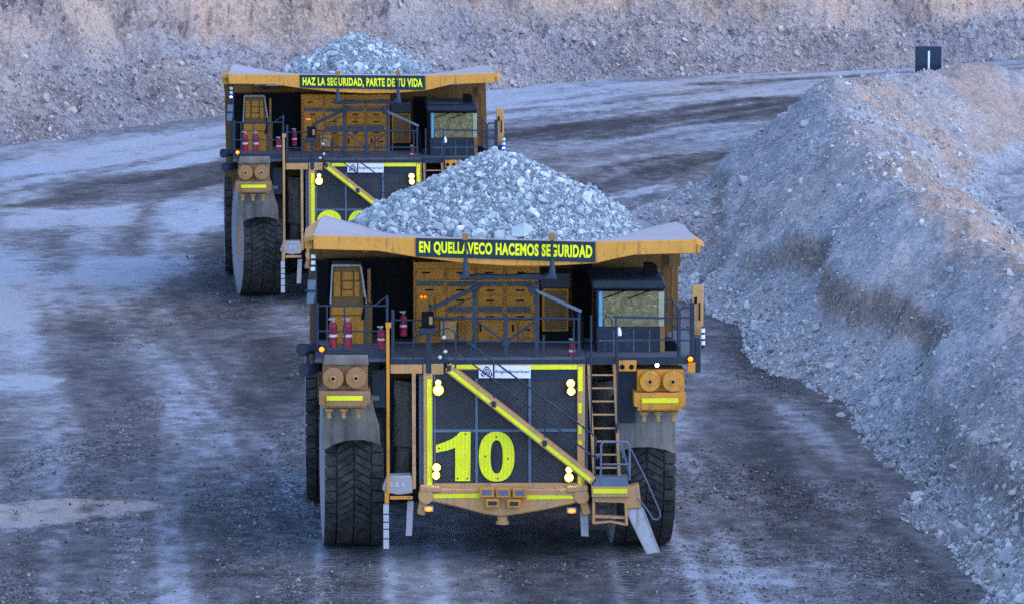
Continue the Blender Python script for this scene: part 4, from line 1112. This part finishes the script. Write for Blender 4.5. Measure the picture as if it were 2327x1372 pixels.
for a in (1058, 1255):
    b = MB(); b.bar(a, 546, a, 592, yf-0.55, 0.03); b.tube(L(a, 590, yf-0.55), L(a, 626, yf-0.55), 0.05, 10, 0.085); b.beam(L(a-13, 630, yf-0.62), L(a+10, 630, yf-0.62), 0.07, 0.5); m_ = b.build('lamp_mast', 'rail', T)
    b = MB(); b.pprism([(a-8, 532), (a+8, 532), (a+6, 547), (a-6, 547)], yf-0.62, 0.14); b.build('mast_head', 'brown', m_, 0.01)
b = MB(); b.pbox(958, 712, 986, 744, yf-0.16, 0.35); o = b.build('lidar_box', 'black', T, 0.01)
b = MB(); b.pbox(952, 745, 992, 758, yf-0.14, 0.3); b.pbox(968, 758, 980, 848, yf-0.1, 0.14); b.beam(L(942, 766, yf-0.1), L(962, 758, yf-0.1), 0.05, 0.05); b.build('box_stand', 'navy', o, 0.01)
b = MB(); b.pbox(975, 719, 983, 737, yf-0.168, 0.007); b.build('box_window', 'brown', o)
b = MB()
for a, c in ((1009, 766), (1012, 798), (1000, 811)): b.ball(L(a, c, yf-0.1), 0.05, 10, 6)
b.build('marker_lamp', 'lampoff', T)
# rails round the cab
b = MB()
b.beam(L(1392, 720, yf), L(1508, 723, yf), 0.05, 0.05); b.bar(1508, 721, 1576, 721, yf, 0.022); b.bar(1343, 716, 1343, 818, yf, 0.025); b.bar(1400, 722, 1400, 818, yf, 0.025)
b.ppath([(1372, 745), (1372, 724), (1378, 719), (1386, 720), (1391, 728), (1391, 745)], yf, 0.018)
b.ppath([(1374, 798), (1374, 760), (1390, 758)], yf, 0.014); b.ppath([(1403, 815), (1403, 762), (1408, 757), (1424, 757), (1426, 795)], yf, 0.016); b.bar(1400, 770, 1576, 773, yf, 0.018)
b.ppath([(1512, 679), (1526, 680), (1540, 698), (1540, 815)], yf+0.2, 0.024); b.bar(1528, 682, 1528, 770, yf+0.25, 0.02)
b.ppath([(1545, 815), (1545, 704), (1551, 698), (1574, 698)], yf, 0.024); b.bar(1546, 747, 1574, 747, yf, 0.022); b.bar(1514, 727, 1538, 745, yf+0.2, 0.02)
b.build('deck_railing', 'rail', T)
b = MB(); b.beam(L(1573, 688, yf), L(1573, 820, yf), 0.11, 0.10); b.beam(L(1586, 770, yf+0.02), L(1586, 846, yf+0.02), 0.13, 0.2); b.build('corner_upright', 'navy', T, 0.008)
b = MB(); b.pprism([(1512, 768), (1530, 772), (1545, 790), (1552, 812), (1512, 812)], -1.6, 0.5); b.build('deck_ramp', 'black', T)
# mirrors
b = MB(); b.pbox(1573, 649, 1598, 762, yf+0.3, 0.16); mi = b.build('mirror', 'tan', T, 0.02)
b = MB(); b.beam(L(1590, 688, yf+0.25), L(1590, 728, yf+0.25), 0.03, 0.03); b.pbox(1578, 675, 1584, 690, yf+0.29, 0.008); b.build('mirror_bracket', 'black', mi)
b = MB(); b.pprism([(700, 637), (718, 637), (714, 690), (696, 690)], yf+0.3, 0.14); mi = b.build('mirror', 'bluegrey', T, 0.015)
b = MB(); b.bar(692, 661, 718, 661, yf+0.25, 0.025); b.bar(712, 690, 716, 720, yf+0.35, 0.03); b.bar(716, 600, 716, 805, yf+0.4, 0.05); b.build('mirror_bracket', 'navy', mi)
# beacon stacks
def stack(pts, y):
    q = MB(); q.bar(pts[0][0], pts[0][1]-8, pts[-1][0], pts[-1][1]+14, y+0.08, 0.03); o = q.build('beacon_stack', 'navy', T)
    out = []
    for a, c in pts:
        q = MB(); p = L(a, c, y); q.tube(p-Vector((0, 0, 0.045)), p+Vector((0, 0, 0.045)), 0.062, 12, 0.055); out.append(q.build('beacon_lens', 'lampoff', o))
    return o, out
st_r, lens_r = stack(((1597, 750), (1597, 764), (1597, 778)), yf+0.1)
st_l, lens_l = stack(((712, 583), (712, 597), (711, 611)), yf+0.3)
for x, y in ((731, 793), (1569, 815)):
    c = L(x, y, YD-0.08); q = MB(); q.box(c.x-0.075, c.x+0.075, c.y+0.03, c.y+0.13, c.z-0.075, c.z+0.075); o = q.build('marker_lamp', 'black', T, 0.01)
    q = MB(); q.ball(c, 0.062, 12, 8); q.build('lens', 'amber', o)
c = L(1493, 829, YD-0.1); q = MB(); q.disc(c, 0.06, 0.08, 12); o = q.build('headlight', 'navy', T); q = MB(); q.ball(c, 0.045, 10, 6); q.build('lens', 'lampwhite', o)
p = L(1407, 752, yf-0.05); q = MB(); q.tube(p-Vector((0, 0, 0.10)), p, 0.06, 10); q.tube(p, p+Vector((0, 0, 0.10)), 0.055, 10, 0.02); q.build('antenna', 'white', T)
# horns
for x, y, r in ((690, 793, 0.165), (696, 838, 0.165)):
    p = L(x, y, -2.5); q = MB(); q.tube(p+Vector((0.36, 0.3, 0)), p+Vector((0.1, 0.05, 0)), 0.10, 16, 0.13); q.tube(p+Vector((0.1, 0.05, 0)), p+Vector((-0.06, -0.12, 0)), 0.13, 16, r); q.build('air_horn', 'navy', T)
b = MB(); b.beam(L(716, 760, -2.35), L(716, 856, -2.35), 0.13, 0.2); b.build('horn_bracket', 'navy', T)
# extinguishers
def extinguisher(x, y0, y1, y, r):
    p, q_ = L(x, y1, y), L(x, y0, y); hgt = q_.z-p.z
    e = MB(); e.tube(p, p+Vector((0, 0, hgt*0.72)), r, 14); e.ball(p+Vector((0, 0, hgt*0.72)), r, 14, 8); o = e.build('fire_extinguisher', 'red', T)
    e = MB(); e.tube(p+Vector((0, 0, hgt*0.78)), p+Vector((0, 0, hgt*0.95)), r*0.3, 8); e.box(p.x-r, p.x+r*0.6, y-0.03, y+0.03, p.z+hgt*0.93, p.z+hgt); e.build('valve', 'grey', o)
    e = MB(); e.tube(p+Vector((0, 0, hgt*0.36)), p+Vector((0, 0, hgt*0.45)), r*1.015, 14); e.build('label', 'label_white', o)
extinguisher(757, 722, 788, -2.3, 0.10); extinguisher(790, 722, 788, -2.3, 0.11); extinguisher(866, 740, 790, -2.2, 0.09); extinguisher(917, 706, 762, -0.4, 0.09); extinguisher(1300, 768, 815, -2.5, 0.075)

# ---- set the first truck down, copy it to make the second
tag(truck, 'nearer yellow mining haul truck numbered 10, its bed heaped with pale rock', 'haul truck', 'loaded haul trucks on the bend')
truck.location = O1; truck.rotation_euler = (0, 0, A1)
def copy_tree(o, parent=None, skip=()):
    if o in skip: return None
    c = o.copy(); COL.objects.link(c)
    if parent is not None: c.parent = parent; c.matrix_parent_inverse = o.matrix_parent_inverse.copy()
    COPY[o] = c
    for ch in o.children: copy_tree(ch, c, skip)
    return c
COPY = {}
truck2 = copy_tree(truck, None, num_parts)
_o2 = g(823, 669)
O2 = Vector((_o2[0]-0.06, _o2[1]+0.25, 0)); A2 = R(3.1)
truck2.location = O2; truck2.scale = (1.013,)*3; truck2.rotation_euler = (0, 0, A2)
tag(truck2, 'farther yellow mining haul truck, half hidden, with lit blue beacons', 'haul truck')
for o in T.children:                                                # dustier posts on the second truck
    if o == ladder_l: COPY[o].data = o.data.copy(); COPY[o].data.materials[0] = M['tan']
COPY[body].rotation_euler = (0, R(-0.8), 0); COPY[body].location = (0, 0, 0.02)
for w in front_wheels: COPY[w].rotation_euler = (0, 0, R(6.5))
g2 = COPY[grille]
digit_two(YG-0.05).build('number_plate', 'number', g2); digit_zero(YG-0.05).build('number_plate', 'number', g2)
for ln in (lens_l[-1], lens_r[-1]):
    c = COPY[ln]; c.data = c.data.copy(); c.data.materials[0] = M['blue']
    ctr = sum((v.co for v in c.data.vertices), Vector())/len(c.data.vertices)
    q = MB(); q.ball(ctr + Vector((0, -0.05, 0)), 0.042, 10, 6, 0.6); q.build('beacon_core', 'bluecore', COPY[st_l if ln is lens_l[-1] else st_r])
    c.scale = (1, 1, 1)
lettering('sign_lettering', 'EN QUELLAVECO HACEMOS SEGURIDAD', SQ, YL-0.041, 'letter', body, 0.018, 0.982, 0.22, 0.83, 0.043, 1.10)
lettering('sign_lettering', 'HAZ LA SEGURIDAD, PARTE DE TU VIDA', SQ, YL-0.041, 'letter', COPY[body], 0.022, 0.978, 0.20, 0.80, 0.042, 1.12)

# ================================================================== LOADS
def heap(tr, yaw, name, label, zpk, slope, x0, y0, back, half, n, seed, rough=1.0):
    rng = np.random.default_rng(seed)
    ca, sa = math.cos(yaw), math.sin(yaw)
    def hf(x, y):
        dy = np.where(y < y0, y0-y, np.maximum(y-back, 0)); dx = (x-x0)
        dx = np.where(dx > 0, dx*0.98, dx*1.07)
        d = np.hypot(dx, dy)
        side = np.where(dx > 0, 0.30, 0.15)*sstep(2.5, 3.9, np.abs(dx))
        z = zpk - side - slope*np.sqrt(d*d+0.10) + 0.12 - 0.022*np.maximum(d-1.5, 0)**2*0
        return z + rough*(0.20*fbm(x*0.5+3, y*0.5, 3, seed) + 0.10*fbm(x*1.7, y*1.7, 3, seed+3))
    xs_ = np.arange(-half, half+.01, 0.12); ys2 = np.arange(-2.75, 9.0, 0.12)
    X, Y = np.meshgrid(xs_, ys2); Z = np.maximum(hf(X, Y), 7.3)
    def world(x, y, z): return np.stack([tr[0]+ca*x-sa*y, tr[1]+sa*x+ca*y, z+tr[2]], -1)
    base = 7.62
    V, F_ = world(X, Y, Z).reshape(-1, 3), grid_faces(*X.shape)
    keepf = (Z.ravel()[F_] > np.where(Y.ravel()[F_] < -0.2, base-0.02, np.where(Y.ravel()[F_] < 1.3, 7.2, base-0.22))).all(1)
    px = rng.uniform(-half, half, n*3); py = -2.85 + 8.0*rng.random(n*3)**1.35; pz = hf(px, py)
    kk = np.nonzero((pz > base + 0.05) & (np.abs(px) < half-0.1))[0][:n]
    px, py, pz = px[kk], py[kk], pz[kk]
    edge = sstep(8.3, 7.7, pz)
    sz = pw(len(px), 0.05, 0.44, 2.2, rng)*(0.75+0.55*edge*(px < 0.5))
    P = world(px, py, pz + sz*0.06)
    big = np.argsort(-sz)[:0]
    o = scatter(name, P, sz, np.clip(rng.normal(0.5, 0.24, len(px)), 0, 1), M['ore'], seed=seed)
    u = np_mesh(name, V, F_[keepf], M['ore'], attrs={'tint': np.full(len(V), 0.12)})  # dark tint paints the shade in the gaps between the stones
    bm = bmesh.new(); bm.from_mesh(o.data); bm.from_mesh(u.data); bm.to_mesh(o.data); bm.free(); bpy.data.objects.remove(u)
    tag(o, label, 'rock load', kind='stuff')
    return hf, world
hf1, w1 = heap(O1, A1, 'ore_load', 'tall cone of pale broken rock heaped on the nearer truck', 9.50, 0.48, XC+0.02, 1.25, 2.6, 4.1, 24000, 41)
hf2, w2 = heap(O2 + Vector((0, 0, 0.08)), A2, 'ore_load', 'small cone of pale broken rock heaped on the farther truck', 8.90, 0.52, XC-0.02, 1.4, 2.6, 3.7, 9000, 52)
rr = random.Random(3)
def on_heap(hf, world, x, y, s, lab, grp, i, tint):
    z = float(hf(np.array([x]), np.array([y]))[0]); p = world(np.array([x]), np.array([y]), np.array([z+s*0.12]))[0]
    rock(p, s, i, 'ore', tint, lab, grp, rr)
GR1 = 'larger rocks in the load of the nearer truck'
on_heap(hf1, w1, 0.55, -2.35, 0.85, 'largest pale slab of rock, lying above the sign of the nearer truck', GR1, 3, 0.55)
on_heap(hf1, w1, -0.55, -2.45, 0.6, 'flat pale slab lying behind the middle of the nearer sign', GR1, 5, 0.62)
on_heap(hf1, w1, 0.75, -1.5, 0.5, 'pointed pale rock above the largest slab of the nearer load', GR1, 7, 0.7)
on_heap(hf1, w1, -0.45, 0.15, 0.55, 'pale block below the peak of the nearer load', GR1, 1, 0.75)
for i in range(95):
    for _ in range(60):
        x, y = XC+rr.uniform(-3.6, 3.6), rr.uniform(-2.6, 1.3)
        if float(hf1(np.array([x]), np.array([y]))[0]) > 7.68: break
    on_heap(hf1, w1, x, y, rr.choice([0.22, 0.24, 0.27, 0.32, 0.4]), 'angular pale grey rock in the heaped load of the nearer truck', GR1, i, rr.uniform(0.4, 0.95))
for i in range(36):
    for _ in range(60):
        x, y = XC+rr.uniform(-2.6, 2.6), rr.uniform(-0.8, 1.5)
        if float(hf2(np.array([x]), np.array([y]))[0]) > 7.75: break
    on_heap(hf2, w2, x, y, rr.choice([0.28, 0.34, 0.42, 0.5]), 'angular pale grey rock in the heaped load of the farther truck', 'larger rocks in the load of the farther truck', i, rr.uniform(0.4, 0.95))

# ================================================================== BOULDERS ON THE BANKS, MARKER
def on_berm(px, py, s, lab, i, tint, grp='boulders on the spoil bank'):
    # march along the sight line to the bank
    d = ray(px, py); c = Vector((0, 0, CAM_H)); p = None
    ts = np.linspace(98, 215, 1200); P = np.array(c)[None] + np.array(d)[None]*ts[:, None]/d.y
    z = np.maximum(berm_fields(P[:, 0], P[:, 1])[0], 0.0)
    k_ = np.nonzero(P[:, 2] <= z)[0]
    if not len(k_): return
    q_ = P[k_[0]]; rock((q_[0], q_[1], q_[2]+s*0.08), s, i, 'rubble', tint, lab, grp, rr)
on_berm(2004, 358, 0.62, 'pale squarish boulder on the ridge of the spoil bank', 2, 0.8)
on_berm(1688, 415, 0.75, 'large pale boulder half way up the face of the spoil bank', 4, 0.7)
on_berm(1828, 286, 0.55, 'pale tilted boulder near the far peak of the spoil bank', 6, 0.75)
on_berm(1905, 518, 0.5, 'flat pale boulder in the middle of the spoil bank face', 8, 0.75)
on_berm(1690, 516, 0.45, 'pale boulder low on the spoil bank right of the near truck bed', 0, 0.7)
on_berm(1625, 425, 0.5, 'brownish boulder at the left edge of the spoil bank', 3, 0.45)
on_berm(2135, 1045, 0.45, 'rounded pale boulder at the toe of the spoil bank', 1, 0.75)
on_berm(2170, 1062, 0.42, 'pale flat stone beside the rounded boulder at the toe', 5, 0.8)
on_berm(2305, 1120, 0.42, 'pale boulder at the right edge of the picture', 7, 0.75)
for i in range(75):
    f = rr.random(); px = 1620 + 690*f; py = 640 + 620*f + rr.uniform(-90, 60)
    on_berm(px, py, rr.choice([0.2, 0.24, 0.28, 0.34]), 'grey stone lying along the rubble toe of the spoil bank', i, rr.uniform(0.35, 0.9), 'stones along the toe of the spoil bank')
def on_hill(px, py, s, lab, i, tint, grp='boulders on the quarry wall', mk='hillrock'):
    d = ray(px, py); ts = np.linspace(205, 300, 1500); P = np.array((0, 0, CAM_H))[None] + np.array(d)[None]*ts[:, None]/d.y
    z = np.maximum(hill_fields(P[:, 0], P[:, 1])[0], 0.0); k_ = np.nonzero(P[:, 2] <= z)[0]
    if not len(k_): return
    q_ = P[k_[0]]; rock((q_[0], q_[1], q_[2]+s*0.1), s, i, mk, tint, lab, grp, rr)
on_hill(64, 108, 0.42, 'dark rusty boulder on the wall at the upper left', 2, 0.05)
on_hill(52, 134, 0.7, 'pale peach boulder just below the dark one at upper left', 4, 0.95)
on_hill(1556, 95, 0.7, 'pale flat boulder in the rubble right of centre', 5, 0.95)
on_hill(1348, 102, 0.55, 'tan boulder on the rubble above the far road', 6, 0.8)
on_hill(2303, 130, 0.6, 'white boulder beside the far road at the right edge', 8, 1.0)
on_hill(1990, 110, 0.5, 'pale slab lying left of the dark road marker', 7, 0.9)
for i in range(60):
    px = rr.uniform(0, 2327); f = rr.uniform(0.0, 1.0); base = np.interp(px, [0, 520, 1130, 2327], [315, 250, 195, 130])
    on_hill(px, base - f*110, rr.choice([0.3, 0.36, 0.44, 0.52]), 'grey boulder lying on the rubble slope below the quarry wall', i, rr.uniform(0.3, 0.9), 'boulders on the rubble slope')

# dark board with a white bar, standing on the bank by the far road
mp = None
d = ray(2110, 166); yy = 201.0; mp = Vector((d.x*yy/d.y, yy, CAM_H + d.z*yy/d.y))
mk = empty('road_marker', (mp.x, mp.y, mp.z-0.35), R(4)); tag(mk, 'dark navy board with a white upright bar beside the far road', 'road marker')
wpx = 1.0/ (FPX/ (yy*math.cos(PITCH)+12*math.sin(PITCH)))
w_, h_ = 57*wpx, 60*wpx
b = MB(); b.prism([(-w_/2, 0), (w_/2, 0), (w_/2+0.01, 0.35+h_-0.03), (w_/2-0.04, 0.35+h_), (-w_/2+0.02, 0.35+h_), (-w_/2, 0.35+h_-0.02)], -0.06, 0.30); b.build('board', plain('navy_board', (0.012, 0.028, 0.06), 0.5), mk, 0.01)
b = MB(); b.box(-0.045, 0.045, -0.068, -0.0605, 0.35+h_*0.10, 0.35+h_*0.83); b.build('white_bar', 'white', mk)
b = MB(); b.box(-w_/2+0.01, w_/2-0.01, -0.066, -0.0605, 0.35+h_*0.24, 0.35+h_*0.255); b.build('board_seam', 'black', mk)
